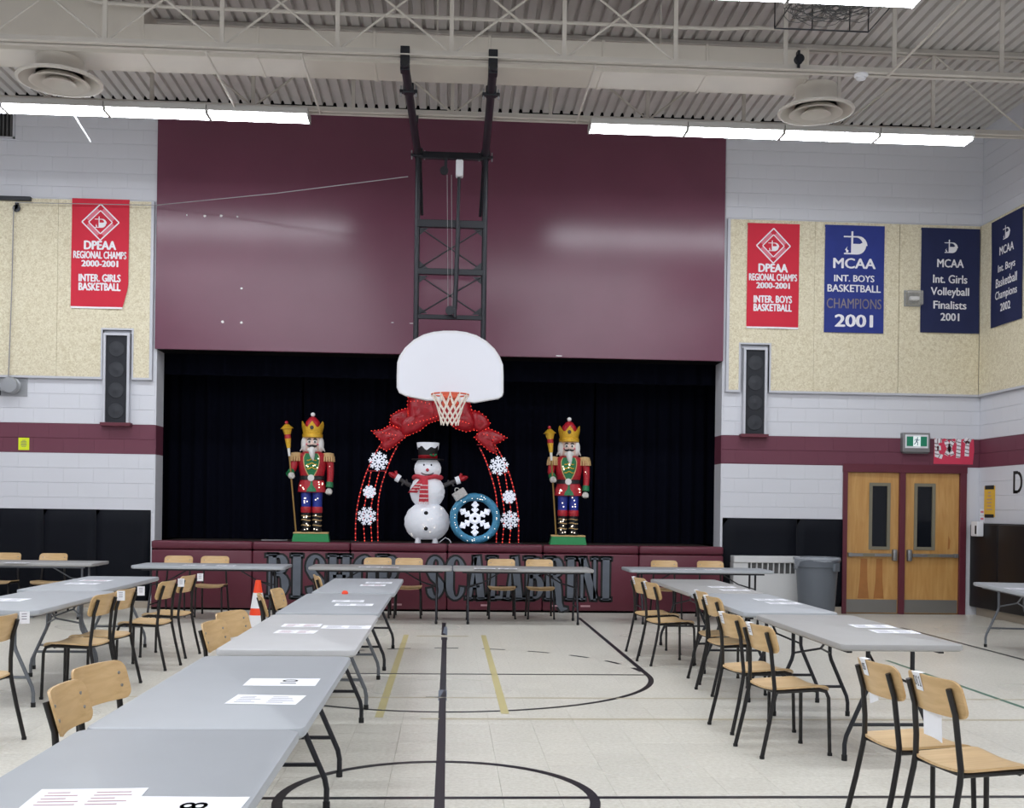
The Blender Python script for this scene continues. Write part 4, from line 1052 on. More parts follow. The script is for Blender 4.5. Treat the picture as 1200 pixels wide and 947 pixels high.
for a, b, f, lb in (((-8, 722), (13, 720.4), 172, 'wooden chair cut by the left photo edge, tag on its back'), ((110, 696.3), (136, 695), 172, 'nearer wooden chair with tag, pulled up to the nearer table of the left row'),
                    ((136, 690.8), (160, 689.4), 172, 'farther wooden chair with tag, pulled up to the nearer table of the left row'), ((188, 681), (207, 680), 172, 'nearer wooden chair with tag at the farther table of the left row'),
                    ((212, 675), (230, 673.5), 171, 'farther wooden chair with tag at the farther table of the left row')):
    x, y = mid(a, b); chair(x, y, f, lb, 1)
#@@PART3
# ------------------------------------------------------------------ papers on the tables
def sheet_paper(px, py, label, w_=.28, h_=.2, rot=0, txt=None, spin=0):
    p = atZ(px, py, .738)
    t = thing('paper_sheet', label, 'paper', (p.x, p.y, .7376), R(rot), 'printed sheets on the tables')
    mb = MB()
    def fn(u, v): return ((u - .5) * w_, (v - .5) * h_, .0004 + .003 * max(0, abs(u - .5) * 2 - .8) * (1 if v > .4 else .3))
    mb.sheet(6, 2, fn, (0, 0, .0006)); mb.build('page', M['paper'], t)
    if txt:
        o = text('printed_number', txt, 0, 0, .045 * len(txt) + .02, .07, M['ink'], t, 0, .012); o.rotation_euler = (-PI / 2, 0, R(spin)); o.location = (.03, .01, .0016)
    else:
        rr = random.Random(int(px * 7 + py)); mb = MB()
        for k in range(5):
            for j in range(2):
                x0 = -w_ * .4 + j * w_ * .45; l = rr.uniform(.2, .38) * w_
                mb.b2(x0, x0 + l, -h_ * .32 + k * h_ * .15, -h_ * .32 + k * h_ * .15 + .007, .0014, .0017)
        mb.build('printed_lines', M['inkgrey'] if rr.random() < .8 else M['inkred'], t)
for a in ((100, 936, 'left white printed sheet on the table nearest the camera', .28, .2, 3), (212, 946, 'right white sheet numbered 8 on the table nearest the camera', .31, .2, -2, '8', 90),
          (331, 799.5, 'upper white sheet numbered 10 on the second centre table', .31, .2, 0, '10', 90), (312, 820, 'lower white printed sheet on the second centre table', .28, .21, -4),
          (354, 733, 'upper left printed sheet on the pale third centre table', .25, .18, 0), (347, 740.5, 'lower left printed sheet on the pale third centre table', .25, .18, -3), (406, 735, 'right printed sheet on the pale third centre table', .31, .19, 0),
          (408, 704.5, 'upper printed sheet on the fourth centre table', .26, .19, 2), (415, 708.8, 'lower printed sheet on the fourth centre table', .30, .19, 0),
          (444, 683, 'upper printed sheet on the fifth centre table', .27, .2, 0), (437, 686, 'lower printed sheet on the fifth centre table', .25, .19, 0),
          (1022, 734, 'upper white sheet on the nearest table of the right row', .28, .2, -4), (1048, 740.3, 'lower white sheet on the nearest table of the right row', .29, .2, -4),
          (903, 703, 'upper white sheet on the middle table of the right row', .28, .2, 0), (918, 707, 'lower white sheet on the middle table of the right row', .28, .2, 0),
          (846, 688, 'upper white sheet on the far table of the right row', .27, .2, 0), (861, 691.6, 'lower white sheet on the far table of the right row', .28, .2, 0),
          (1195, 690, 'white sheet on the lone table at the right edge', .28, .2, -10),
          (804, 667.3, 'left white sheet on the table before the convector', .25, .2, 0), (836, 667.6, 'right white sheet on the table before the convector', .25, .2, 0),
          (568, 666.3, 'left white sheet on the right one of the joined tables', .28, .2, 0), (595, 666.6, 'right white sheet on the right one of the joined tables', .25, .2, 0),
          (433, 664.6, 'left white sheet on the left one of the joined tables', .28, .2, 0), (457, 665, 'right white sheet on the left one of the joined tables', .23, .2, 0),
          (228, 662.3, 'left white sheet on the crosswise table left of the centre row', .28, .2, 0), (265, 662.8, 'right white sheet on the crosswise table left of the centre row', .24, .2, 0),
          (20, 659.6, 'white sheet on the table along the left black pads', .28, .2, 0),
          (112, 680.5, 'upper printed sheet on the farther table of the left row', .3, .2, 0), (97, 684, 'lower printed sheet on the farther table of the left row', .3, .2, 0), (8, 703, 'printed sheet on the nearer table of the left row', .3, .25, 0)):
    sheet_paper(*a)
p = atZ(405, 695.5, .738)
mb = MB(); mb.lathe([(.028, 0), (.03, .012), (.02, .028), (.001, .032)], 14, (p.x, p.y - .06, .7372)); tag(mb.build('red_cap', M['orange'], None, 40), 'small orange red cap at the edge of the fourth centre table', 'cap')

# traffic cone
p = atZ(302.5, 680, .71)
t = thing('traffic_cone', 'orange traffic cone with two white bands, left of the centre tables', 'cone', (p.x, p.y, 0), R(8))
mb = MB(); mb.slab(rrect(.36, .36, .04), 0, .035, .008); mb.build('base', M['orange'], t, 40)
cr_ = lambda z: .135 - (.135 - .028) * (z - .035) / .675
for nm, a, b, m in (('cone_body', .035, .21, 'orange'), ('white_band', .21, .335, 'whitereflect'), ('orange_band', .335, .41, 'orange'), ('white_band', .41, .575, 'whitereflect'), ('cone_tip', .575, .71, 'orange')):
    mb = MB(); e = .0015 if m == 'whitereflect' else 0
    pf = [(cr_(a) + e, a), (cr_(b) + e, b)]
    if nm == 'cone_tip': pf += [(.018, .71), (.018, .66)]
    mb.lathe(pf, 24); mb.build(nm, M[m], t, 50)

# convector and bin
xa = atY(860, 680, 15.86).x; z1 = atY(900, 652, 15.86).z; xb = 5.25
t = thing('convector', 'white enamelled convector heater with slotted grille beside the trash can', 'heater', ((xa + xb) / 2, 16.09, 0))
wd = xb - xa; g0, g1 = z1 - .26, z1 - .10; gx0, gx1 = -wd / 2 + .22, wd / 2 - .06
mb = MB(); mb.b2(-wd / 2, wd / 2, -.20, -.0, .06, g0, .006); mb.b2(-wd / 2, wd / 2, -.22, 0, g1, z1, .012); mb.b2(-wd / 2, gx0, -.20, 0, g0, g1); mb.b2(gx1, wd / 2, -.20, 0, g0, g1); mb.build('casing', M['conv'], t)
mb = MB(); mb.b2(gx0, gx1, -.16, -.02, g0, g1); mb.build('dark_recess', M['grille'], t)
k = gx0 + .04
while k < gx1:
    mb = MB(); mb.b2(k, k + .014, -.205, -.16, g0 - .005, g1 + .005); mb.build('slat', M['conv'], t); k += .085
mb = MB(); mb.b2(-wd / 2 + .02, wd / 2 - .02, -.18, -.01, 0, .06); mb.build('plinth', M['grille'], t)
c = atY(957, 690, 15.45)
t = thing('trash_can', 'round grey plastic trash can with a clear bag over its rim', 'trash can', (c.x, 15.45, 0))
mb = MB(); mb.lathe([(.24, 0), (.25, .02), (.295, .74), (.315, .745), (.318, .80), (.325, .86), (.305, .865), (.295, .84), (.25, .06)], 36); mb.build('body', M['trash'], t, 40)
for q in (38, 218):
    mb = MB(); mb.M = Matrix.Rotation(R(q), 4, 'Z'); mb.box(0, -.315, .745, .13, .05, .12, .012); mb.build('handle', M['trash'], t)
mb = MB(); n = 40; pf = []
rr = random.Random(5)
def bagr(i, a): return (.335 + .012 * math.sin(a * 9) + .006 * math.sin(a * 23), .9 + .01 * math.sin(a * 7))
vs = []; fs = []
for i in range(4):
    for k in range(n):
        a = 2 * PI * k / n; r0 = (.31, .33, .338, .34)[i] + .006 * math.sin(a * 9 + i); z0 = (.80, .885, .875, .835 + .015 * math.sin(a * 5) - (.12 if 2.9 < a < 3.5 else 0))[i]
        vs.append((r0 * math.cos(a), r0 * math.sin(a), z0))
for i in range(3):
    for k in range(n): fs.append((i * n + k, i * n + (k + 1) % n, (i + 1) * n + (k + 1) % n, (i + 1) * n + k))
mb.add(vs, fs); mb.build('clear_bag', M['bag'], t, 70)

# ------------------------------------------------------------------ signs
a = atY(1055, 507.5, WY); b = atY(1086.5, 530.5, WY)
t = thing('exit_sign', 'green running man exit sign in a metal box above the doors', 'exit sign', ((a.x + b.x) / 2, WY, (a.z + b.z) / 2)); wd, ht = b.x - a.x, a.z - b.z
mb = MB(); mb.box(0, -.05, 0, wd, .10, ht, .008); mb.build('housing', M['steel'], t)
mb = MB(); mb.box(0, -.105, .015, wd * .84, .012, ht * .7, .003); mb.build('white_face', M['white'], t)
gx = wd * .37; gz = ht * .25
mb = MB(); mb.b2(-gx, -gx * .36, -.113, -.112, .015 - gz, .015 + gz); mb.b2(gx * .36, gx, -.113, -.112, .015 - gz, .015 + gz); mb.build('green_panel', M['green'], t)
mb = MB(); mb.b2(-gx * .36, gx * .36, -.113, -.112, .015 - gz, .015 + gz); mb.build('lit_panel', M['signwhite'], t)
mb = MB(); k = gz / .5
ps = lambda pts: [(x * k * .5, .015 + z * k * .5) for x, z in pts]
mb.prism(ps([(.12 + .14 * math.cos(q * PI / 4), .72 + .14 * math.sin(q * PI / 4)) for q in range(8)]), -.115, -.1135)
for pts, w_ in (([(.05, .5), (-.08, -.05)], .26), ([(-.05, 0), (.2, -.3), (.1, -.85)], .16), ([(-.1, 0), (-.3, -.4), (-.62, -.6)], .16), ([(.05, .45), (.38, .2), (.55, .35)], .12), ([(0, .45), (-.4, .4), (-.5, .05)], .12)):
    mb.stroke(ps(pts), w_ * k * .5, -.115, -.1135)
mb.build('running_figure', M['signblue'], t)
mb = MB(); mb.b2(-wd * .45, wd * .45, -.09, -.01, -ht / 2 - .02, -ht / 2); mb.build('lamp_strip', M['grille'], t)

a = atY(1094, 514, WY); b = atY(1139.5, 544.5, WY)
t = thing('exit_poster', 'pink paper sign spelling EXIT in candy canes above the doors', 'paper sign', ((a.x + b.x) / 2, WY, b.z)); wd, ht = b.x - a.x, a.z - b.z
top = [(-wd / 2, 0), (wd / 2, 0), (wd / 2 + .02, ht * .55)] + [(wd * (.5 - k / 8 * 1.0) + .01, ht * (.97 + .04 * math.cos(k * PI))) for k in range(9)]
mb = MB(); mb.prism(top, -.012, -.009); mb.build('poster_sheet', M['pink'], t)
def cane(pts, wd_=.068):
    L = []; 
    for i in range(len(pts) - 1):
        p, q = Vector(pts[i]), Vector(pts[i + 1]); n = max(1, int((q - p).length / .026))
        for j in range(n): L.append((p + (q - p) * j / n, p + (q - p) * (j + 1) / n))
    a = MB(); a.stroke(pts, wd_, -.0145, -.0125); o = a.build('candy_cane', M['bwhite'], t); b = MB()
    for i, (p, q) in enumerate(L):
        if i % 2 == 0:
            d = (q - p).normalized(); n = Vector((-d.y, d.x)); m_ = p + d * .012
            b.prism([tuple(m_ - n * wd_ * .5 - d * .012), tuple(m_ - n * wd_ * .5), tuple(m_ + n * wd_ * .5 + d * .012), tuple(m_ + n * wd_ * .5)], -.0155, -.0147)
    b = b.build('cane_stripes', M['maroon_frame'], o); b['kind'] = 'stuff'
X = lambda f: (f - .5) * wd
Zf = lambda f: f * ht
cane([(X(.20), Zf(.93)), (X(.07), Zf(.9)), (X(.08), Zf(.35)), (X(.22), Zf(.28))]); cane([(X(.08), Zf(.62)), (X(.18), Zf(.64))])
cane([(X(.30), Zf(.92)), (X(.48), Zf(.35))]); cane([(X(.48), Zf(.92)), (X(.32), Zf(.35))])
cane([(X(.55), Zf(.92)), (X(.64), Zf(.9)), (X(.62), Zf(.25))]); cane([(X(.78), Zf(.85)), (X(.84), Zf(.96)), (X(.93), Zf(.88))]); cane([(X(.86), Zf(.92)), (X(.84), Zf(.32))])

# side wall: letter D, mustard sign, dispenser, notes
def on_side(px, py, d=0): return atX(px, py, XR - d)
a = on_side(1188.5, 552.5); b = on_side(1198.5, 578)
t = thing('wall_letter', 'black outlined letter D painted on the side wall at the right edge', 'letter', (XR - .008, (a.y + b.y) / 2, (a.z + b.z) / 2), -PI / 2)
wd, ht = a.y - b.y, a.z - b.z; W_ = wd / 2 - .02; H2 = ht / 2 - .02
mb = MB(); pts = [(-W_, -H2), (-W_, H2), (0, H2)] + arc(W_ - .12, H2 - .12, .12, .12, 90, 0, 4) + arc(W_ - .12, -H2 + .12, .12, .12, 0, -90, 4) + [(0, -H2), (-W_ - .02, -H2)]
mb.stroke(pts, .045, -.004, 0); mb.build('letter_stroke', M['black'], t)
a = on_side(1154.5, 570); b = on_side(1166.5, 606)
t = thing('mustard_sign', 'narrow mustard sign held by black tape on the side wall', 'sign', (XR - .008, (a.y + b.y) / 2, (a.z + b.z) / 2), -PI / 2); wd, ht = a.y - b.y, a.z - b.z
mb = MB(); mb.b2(-wd / 2, wd / 2, -.005, 0, -ht / 2, ht / 2); mb.build('sheet', M['mustard'], t)
mb = MB(); mb.b2(-wd * .42, wd * .42, -.0075, -.005, ht / 2 - .05, ht / 2 + .01); mb.build('tape', M['black'], t); mb = MB(); mb.b2(-wd * .42, wd * .42, -.0075, -.005, -ht / 2 - .01, -ht / 2 + .04); mb.build('tape', M['black'], t)
mb = MB()
for k, l in enumerate((.25, .3, .5, .4, .35, .55)): mb.b2(-wd * l * .5, wd * l * .5, -.007, -.005, ht * (.28 - k * .11), ht * (.31 - k * .11))
mb.build('small_print', M['inkred'], t)
c = atX(1149, 620, XR - .15); 
t = thing('wall_dispenser', 'white wall dispenser on the dark pad beside the doors', 'dispenser', (XR - .15, c.y, c.z), -PI / 2)
mb = MB(); mb.box(0, -.05, 0, .20, .10, .22, .012); mb.build('case', M['white'], t); mb = MB(); mb.b2(.03, .075, -.103, -.1, -.075, .05); mb.build('dark_window', M['black'], t)
c = on_side(1148, 604)
t = thing('posted_note', 'small pink and white note on the side wall beside the doors', 'note', (XR - .008, c.y - .1, c.z), -PI / 2)
for z in (.052, -.052):
    mb = MB(); mb.b2(-.07, .07, -.004, 0, z - .045, z + .045); mb.build('slip', M['paper'], t); mb = MB(); mb.b2(-.045, .045, -.0055, -.004, z - .015, z + .015); mb.build('print', M['bpink'], t)
a = atY(22, 513, WY); b = atY(34.5, 527.5, WY)
t = thing('yellow_note', 'small bright yellow notice on the maroon stripe at the left', 'note', ((a.x + b.x) / 2, WY - .008, (a.z + b.z) / 2)); wd, ht = b.x - a.x, a.z - b.z
mb = MB(); mb.b2(-wd / 2, wd / 2, -.004, 0, -ht / 2, ht / 2); mb.build('sheet', M['yellow'], t)
mb = MB()
for k, l in enumerate((.3, .5, .55, .5, .55, .4)): mb.b2(-wd * l * .5, wd * l * .5, -.0055, -.004, ht * (.27 - k * .1), ht * (.31 - k * .1))
mb.build('small_print', M['slate'], t)
c = atY(1069, 350, WY - .06)
t = thing('clear_guard_box', 'clear plastic guard box on the beige panel beside the navy banner', 'guard box', (c.x, WY - .06, c.z))
mb = MB(); mb.b2(-.13, .12, -.012, 0, -.12, .12); mb.build('back_plate', M['galv'], t); mb = MB(); mb.b2(-.12, .13, -.12, -.012, -.11, .11, .02); mb.build('guard', M['clear'], t)
mb = MB(); mb.box(0, -.07, -.01, .14, .08, .06, .015); mb.build('sensor', M['white'], t, 40)

# ------------------------------------------------------------------ championship banners
def emblem(par, cx, cz, s, m, y, bend):
    mb = MB(); q = lambda pts: [(cx + (x - .5) * s, cz + (z - .5) * s) for x, z in pts]
    mb.stroke(q([(.375, 1), (.375, 0)]), .085 * s, y, y + .001); mb.stroke(q([(0, .765), (.55, .765)]), .06 * s, y, y + .001)
    mb.stroke(q([(.42, .765), (.58, .765)] + arc(.58, .41, .36, .355, 85, 0, 7) + [(.94, .38)]), [.06 * s] * 2 + [k * s for k in (.07, .09, .12, .14, .16, .18, .2, .22)] + [.22 * s], y, y + .001)
    mb.prism(q([(.33, 0), (.6, 0)] + arc(.6, .41, .4, .41, -85, 5, 8) + [(.8, .5), (.72, .46), (.33, .46)]), y, y + .001)
    mb.stroke(q([(.02, .03), (.4, .03)]), .06 * s, y, y + .001); mb.prism(q([(.1, .08), (.2, .08), (.22, .16), (.14, .22), (.17, .34), (.06, .2), (.12, .15)]), y, y + .001)
    for i, v in enumerate(mb.v): mb.v[i] = (v[0], v[1] + bend(v[0], v[2]), v[2])
    return mb.build('emblem', m, par)
def banner(label, P0, wd, ht, m, lines, em, rz=0, diamond=False, ph=0, curl=0, hem=True):
    t = thing('banner', label, 'banner', P0, rz, 'championship banners')       # origin: top centre, on the panel face
    bend = lambda x, z: -.016 - .006 * math.sin(x * 9 + ph) * min(1, -z / ht + .1) - .004 * math.sin(z * 5 + ph)
    def fn(u, v):
        x = (u - .5) * wd; z = -v * ht
        c_ = curl * max(0, v - .8) * 5
        if curl > 0 and u > .5: x -= c_ * (u - .5) * .12 * wd * 2
        if curl < 0 and u < .5: x += c_ * (u - .5) * .30 * wd * 1.2 * 0 - c_ * (.5 - u) * .05
        return (x, bend(x, z) - abs(c_) * .02 * abs(u - .5), z)
    mb = MB(); mb.sheet(14, 18, fn, (0, .002, 0)); mb.build('cloth', M[m], t, 60)
    mb = MB(); mb.b2(-wd / 2, wd / 2, -.016, 0, -.03, .0); mb.build('top_batten', M[m], t)
    if hem:
        mb = MB(); mb.sheet(14, 1, lambda u, v: tuple(Vector(fn(u, 1)) + Vector((0, -.0015, .012 - .026 * v))), (0, .002, 0)); mb.build('hem', M['bwhite'], t)
    for s, v0, v1, w_, mm, bo in lines:
        text('lettering', s, 0, -(v0 + v1) / 2 * ht, w_ * wd, (v1 - v0) * ht, M[mm], t, -.003, bo, 0, bend)
    v0, s = em
    if diamond:
        cz = -.214 * ht; a, b = .325 * wd, .167 * ht
        for k, mm, wn, y in ((1, 'bwhite', .018, -.003), (.64, 'bwhite', .014, -.003), (.80, 'bpink', .05, -.002)):
            for i in range(4):
                A = ((0, 1), (1, 0), (0, -1), (-1, 0))
                p, q = A[i], A[(i + 1) % 4]; mb = MB()
                if mm == 'bpink': p, q = [(p[0] * .86 + q[0] * .14, p[1] * .86 + q[1] * .14), (q[0] * .86 + p[0] * .14, q[1] * .86 + p[1] * .14)]
                mb.stroke([(p[0] * a * k, cz + p[1] * b * k), (q[0] * a * k, cz + q[1] * b * k)], wn, y, y + .0008)
                for j, v in enumerate(mb.v): mb.v[j] = (v[0], v[1] + bend(v[0], v[2]), v[2])
                mb.build('diamond_edge' if mm == 'bwhite' else 'diamond_band', M[mm], t)
        emblem(t, 0, cz, s * wd, M['bwhite'], -.004, bend)
    else: emblem(t, 0, -(v0) * ht - s * wd / 2, s * wd, M['bwhite'], -.004, bend)
    return t
FY = WY - .062
def bp(tl, tr, bl):
    a, b, c = atY(*tl, FY), atY(*tr, FY), atY(*bl, FY); return ((a.x + b.x) / 2, FY, a.z), b.x - a.x, a.z - c.z
redl = lambda g: [('DPEAA', .385, .468, .57, 'bwhite', .055), ('REGIONAL CHAMPS', .482, .552, .93, 'bwhite', .055), ('2000-2001', .566, .626, .65, 'bwhite', .055), (g, .692, .764, .74, 'bwhite', .055), ('BASKETBALL', .772, .845, .74, 'bwhite', .055)]
banner('red regional champs banner for girls basketball, alone on the left wall', *bp((85, 232.5), (152, 234), (84, 360)), 'red', redl('INTER. GIRLS'), (0, .2), 0, True, 0, .8)
banner('red regional champs banner for boys basketball, right of the stage', *bp((876, 261.5), (936.8, 262.6), (875, 383.5)), 'red', redl('INTER. BOYS'), (0, .2), 0, True, 1)
banner('royal blue champions banner for boys basketball dated 2001', *bp((966.8, 263.6), (1036.3, 265.5), (967.6, 389.5)), 'blue',
       [('MCAA', .305, .402, .72, 'bwhite', .03), ('INT. BOYS', .462, .525, .68, 'bwhite', .03), ('BASKETBALL', .552, .622, .90, 'bwhite', .03), ('CHAMPIONS', .682, .776, .92, 'bgrey', .01), ('2001', .83, .948, .65, 'bwhite', .035)], (.056, .38), 0, False, 2, 0, False)
banner('navy finalists banner for girls volleyball in the corner', *bp((1079.5, 267), (1148, 268), (1081, 389.8)), 'navy',
       [('MCAA', .295, .375, .46, 'bwhite', .03), ('Int. Girls', .445, .525, .59, 'bwhite', .025), ('Volleyball', .565, .665, .66, 'bwhite', .025), ('Finalists', .695, .772, .57, 'bwhite', .025), ('2001', .81, .885, .33, 'bwhite', .03)], (.11, .22), 0, False, 3, 0, False)
a = atX(1163.5, 261.5, XR - .062); b = atX(1160.5, 385.5, XR - .062)
banner('navy champions banner for boys basketball dated 2002 on the side wall', (XR - .062, a.y - .44, a.z), .88, a.z - b.z, 'navy',
       [('MCAA', .265, .345, .46, 'bwhite', .03), ('Int. Boys', .43, .52, .55, 'bwhite', .025), ('Basketball', .555, .64, .68, 'bwhite', .025), ('Champions', .675, .775, .70, 'bwhite', .025), ('2002', .80, .875, .33, 'bwhite', .03)], (.09, .22), -PI / 2, False, 1.5, 0, False)
# ------------------------------------------------------------------ nutcracker figures
def beads(par, pts, r=.011, m='bead', name='light_beads'):
    mb = MB()
    for p in pts: mb.ell(p, r, 6, 4)
    o = mb.build(name, M[m], par); o['kind'] = 'stuff'; return o
def nutcracker(label, px, py, turn, sx0, sx1):
    c = atZ(px, py, SZ + .01)
    t = thing('nutcracker', label, 'nutcracker', (c.x, 16.34, SZ + .001), turn, 'nutcracker figures')
    B = lambda name, mb, m, sm=45, par=t: mb.build(name, M[m], par, sm)
    mb = MB(); mb.add([(-.275, -.20, 0), (.275, -.20, 0), (.275, .20, 0), (-.275, .20, 0), (-.25, -.175, .137), (.25, -.175, .137), (.25, .175, .137), (-.25, .175, .137)], [(0, 3, 2, 1), (4, 5, 6, 7), (0, 1, 5, 4), (1, 2, 6, 5), (2, 3, 7, 6), (3, 0, 4, 7)]); B('base', mb, 'basegreen', None)
    mb = MB(); mb.tube([(-.25, -.175, .14), (.25, -.175, .14), (.25, .175, .14), (-.25, .175, .14)], .012, 6, closed=True); B('base_garland', mb, 'n_tan')
    for s in (-1, 1):
        x = s * .082
        mb = MB(); mb.lathe([(.058, .16), (.062, .20), (.058, .30), (.066, .40), (.072, .445)], 18, (x, 0, 0)); mb.ell((x + s * .015, -.06, .175), (.062, .125, .045), 16, 8); o = B('boot', mb, 'n_black')
        mb = MB()
        for z in (.25, .33, .39): mb.tube([(x + .064 * math.cos(a * PI / 6 + PI), .064 * math.sin(a * PI / 6 + PI), z + .008 * math.sin(a)) for a in range(7)], .008, 5)
        B('boot_lacing', mb, 'n_tan', 45, o)
        mb = MB(); mb.lathe([(.074, .44), (.078, .45), (.078, .52), (.072, .53)], 18, (x, 0, 0)); B('red_cuff', mb, 'n_red')
        mb = MB(); mb.lathe([(.070, .52), (.074, .62), (.080, .76), (.07, .80)], 18, (x, 0, 0)); B('trouser_leg', mb, 'n_blue')
    # coat: flared skirt below the belt, broad chest above
    mb = MB(); mb.lathe([(.15, .74), (.205, .75), (.195, .85), (.168, .94), (.10, .95)], 28, sx=1.02, sy=.68); B('coat_skirt', mb, 'n_red')
    mb = MB(); mb.lathe([(.150, .93), (.165, .95), (.19, 1.10), (.205, 1.22), (.19, 1.31), (.12, 1.35), (.06, 1.37)], 28, sx=1.04, sy=.66); B('coat', mb, 'n_red')
    mb = MB(); mb.lathe([(.170, .925), (.182, .93), (.182, .985), (.172, .99)], 28, sx=1.03, sy=.69); bl = B('belt', mb, 'n_black')
    mb = MB(); mb.M = Matrix.Translation((-.01, -.125, .957)) @ Matrix.Rotation(R(90), 4, 'X'); mb.lathe([(.046, -.01), (.05, .0), (.046, .014), (.02, .016)], 18); B('buckle', mb, 'n_white', 45, bl)
    def front(x, z, k=0):    # depth of the chest at x, z
        r = .165 + (.205 - .165) * max(0, min(1, (z - .95) / .27)); return -.66 * math.sqrt(max(.0008, r * r - (x / 1.04) ** 2)) - .006 - k
    mb = MB()
    def vest(u, v):
        z = .96 + v * .36; hw = .115 * math.sin(min(1, v * 1.25 + .06) * PI / 2) ** .8 * (1 if v < .85 else 1 - (v - .85) * 1.5); x = (u - .5) * 2 * hw - .005
        return (x, front(x, z), z)
    mb.sheet(10, 10, vest, (0, .008, 0)); vs_ = B('vest', mb, 'n_green')
    mb = MB(); mb.tube([vest(0, q / 12) for q in range(13)], .008, 6); mb.tube([vest(1, q / 12) for q in range(13)], .008, 6); B('gold_piping', mb, 'n_tan', 45, vs_)
    for z in (1.10, 1.165, 1.225):
        mb = MB(); mb.tube([(x, front(x, z, .008), z + .012 * math.cos(x * 60)) for x in [-.07 + .014 * q for q in range(11)]], .008, 5); B('braid', mb, 'n_gold', 45, vs_)
    mb = MB(); mb.sheet(6, 4, lambda u, v: ((u - .5) * .15 * (1 - v * .85), -.68 * math.sqrt(max(.001, (.207 - .04 * v) ** 2 - ((u - .5) * .15) ** 2)) - .008, .752 + v * .18), (0, .006, 0)); B('green_apron', mb, 'n_green')
    # arms
    hx_ = sx0 + (sx1 - sx0) * .74; hs = {-1: (hx_ + .005, -.165, .985), 1: (.255, -.04, .76)}
    for s in (-1, 1):
        if s < 0: arm = [(-.215, 0, 1.28), (-.258, -.01, 1.19), (-.27, -.04, 1.10), (hx_ - .005, -.11, 1.04)]
        else: arm = [(.215, 0, 1.28), (.262, 0, 1.18), (.27, -.01, 1.02), (.262, -.03, .88)]
        mb = MB(); mb.tube(arm, [.062, .058, .05, .044], 12); B('sleeve', mb, 'n_red')
        d = (Vector(arm[-1]) - Vector(arm[-2])).normalized(); a = Vector(arm[-1])
        mb = MB(); mb.tube([a - d * .02, a + d * .06], [.052, .056], 12); B('cuff', mb, 'n_green')
        h_ = Vector(hs[s]); mb = MB(); mb.ell(h_, (.05, .052, .052), 14, 8)
        for k in range(4): mb.tube([h_ + Vector((s * -.0 + (k - 1.5) * .02 * (1 if s > 0 else .3), -.035, .0 - (k - 1.5) * .018 * (0 if s > 0 else 1))), h_ + Vector(((k - 1.5) * .02 * (1 if s > 0 else .3) + (.0 if s > 0 else .03), -.055, -.035 if s > 0 else -.0 - (k - 1.5) * .018))], .014, 6)
        mb.tube([h_ + Vector((-s * .03, -.03, .01)), h_ + Vector((-s * .045, -.055, -.02))], .014, 6); B('gloved_hand', mb, 'n_glove')
        mb = MB(); mb.lathe([(.085, 0), (.09, .01), (.08, .055), (.03, .065), (.001, .066)], 18, (s * .235, 0, 1.275)); ep = B('epaulette', mb, 'n_tan')
        mb = MB()
        for k in range(14): q = 2 * PI * k / 14; mb.tube([(s * .235 + .078 * math.cos(q), .078 * math.sin(q), 1.285), (s * .235 + .088 * math.cos(q), .088 * math.sin(q), 1.205)], .016, 5)
        o = B('epaulette_fringe', mb, 'n_tan', 45, ep); o['kind'] = 'stuff'
    # head
    mb = MB(); mb.lathe([(.09, 1.33), (.108, 1.36), (.122, 1.42), (.122, 1.50), (.112, 1.56), (.08, 1.58)], 24, sy=.95); hd = B('head', mb, 'n_skin')
    fy = lambda x, z: -.95 * math.sqrt(max(.001, .122 ** 2 - x * x))
    for s in (-1, 1):
        mb = MB(); mb.ell((s * .043, fy(.043, 1.5) - .002, 1.495), (.027, .010, .024), 12, 7); e = B('eye', mb, 'n_white', 60, hd)
        mb = MB(); mb.ell((s * .041, fy(.043, 1.5) - .010, 1.493), (.014, .006, .015), 10, 6); B('pupil', mb, 'n_black', 60, e)
        mb = MB(); mb.tube([(s * .018, fy(.02, 1.5) - .004, 1.527), (s * .045, fy(.045, 1.5) - .006, 1.537), (s * .072, fy(.07, 1.5) - .004, 1.522)], [.008, .012, .006], 6); B('eyebrow', mb, 'n_black', 60, hd)
        mb = MB(); mb.tube([(s * .002, fy(0, 1.4) - .012, 1.436), (s * .035, fy(.035, 1.4) - .012, 1.428), (s * .06, fy(.06, 1.4) - .010, 1.432), (s * .078, fy(.078, 1.4) - .008, 1.448)], [.014, .017, .012, .004], 8); B('moustache', mb, 'n_black', 60, hd)
        mb = MB(); mb.ell((s * .075, fy(.075, 1.45) + .002, 1.455), (.02, .008, .018), 10, 6); B('rosy_cheek', mb, 'bpink', 60, hd)
        mb = MB()
        mb.ell((s * .115, .01, 1.46), (.055, .09, .125), 14, 10)
        for k in range(4): mb.tube([(s * .135, -.05 + k * .03, 1.42), (s * (.16 + .008 * k), -.05 + k * .03, 1.375 - .006 * k)], [.03, .006], 7)
        B('hair', mb, 'n_white', 60)
    mb = MB(); mb.ell((0, fy(0, 1.46) - .012, 1.465), (.017, .024, .022), 12, 7); B('nose', mb, 'n_skin', 60, hd)
    mb = MB(); mb.b2(-.03, .03, fy(0, 1.4) - .008, fy(0, 1.4) + .02, 1.392, 1.414, .006); B('mouth', mb, 'scarf', None, hd)
    mb = MB(); mb.b2(-.024, .024, fy(0, 1.4) - .012, fy(0, 1.4), 1.399, 1.409, .002); B('teeth', mb, 'n_white', None, hd)
    mb = MB(); mb.tube([(0, -.118, 1.39), (.0, -.14, 1.34), (.008, -.15, 1.28), (.02, -.152, 1.215)], [.066, .068, .05, .012], 12, fl=.7); mb.ell((0, -.108, 1.375), (.075, .03, .035), 12, 7); B('beard', mb, 'n_white', 60)
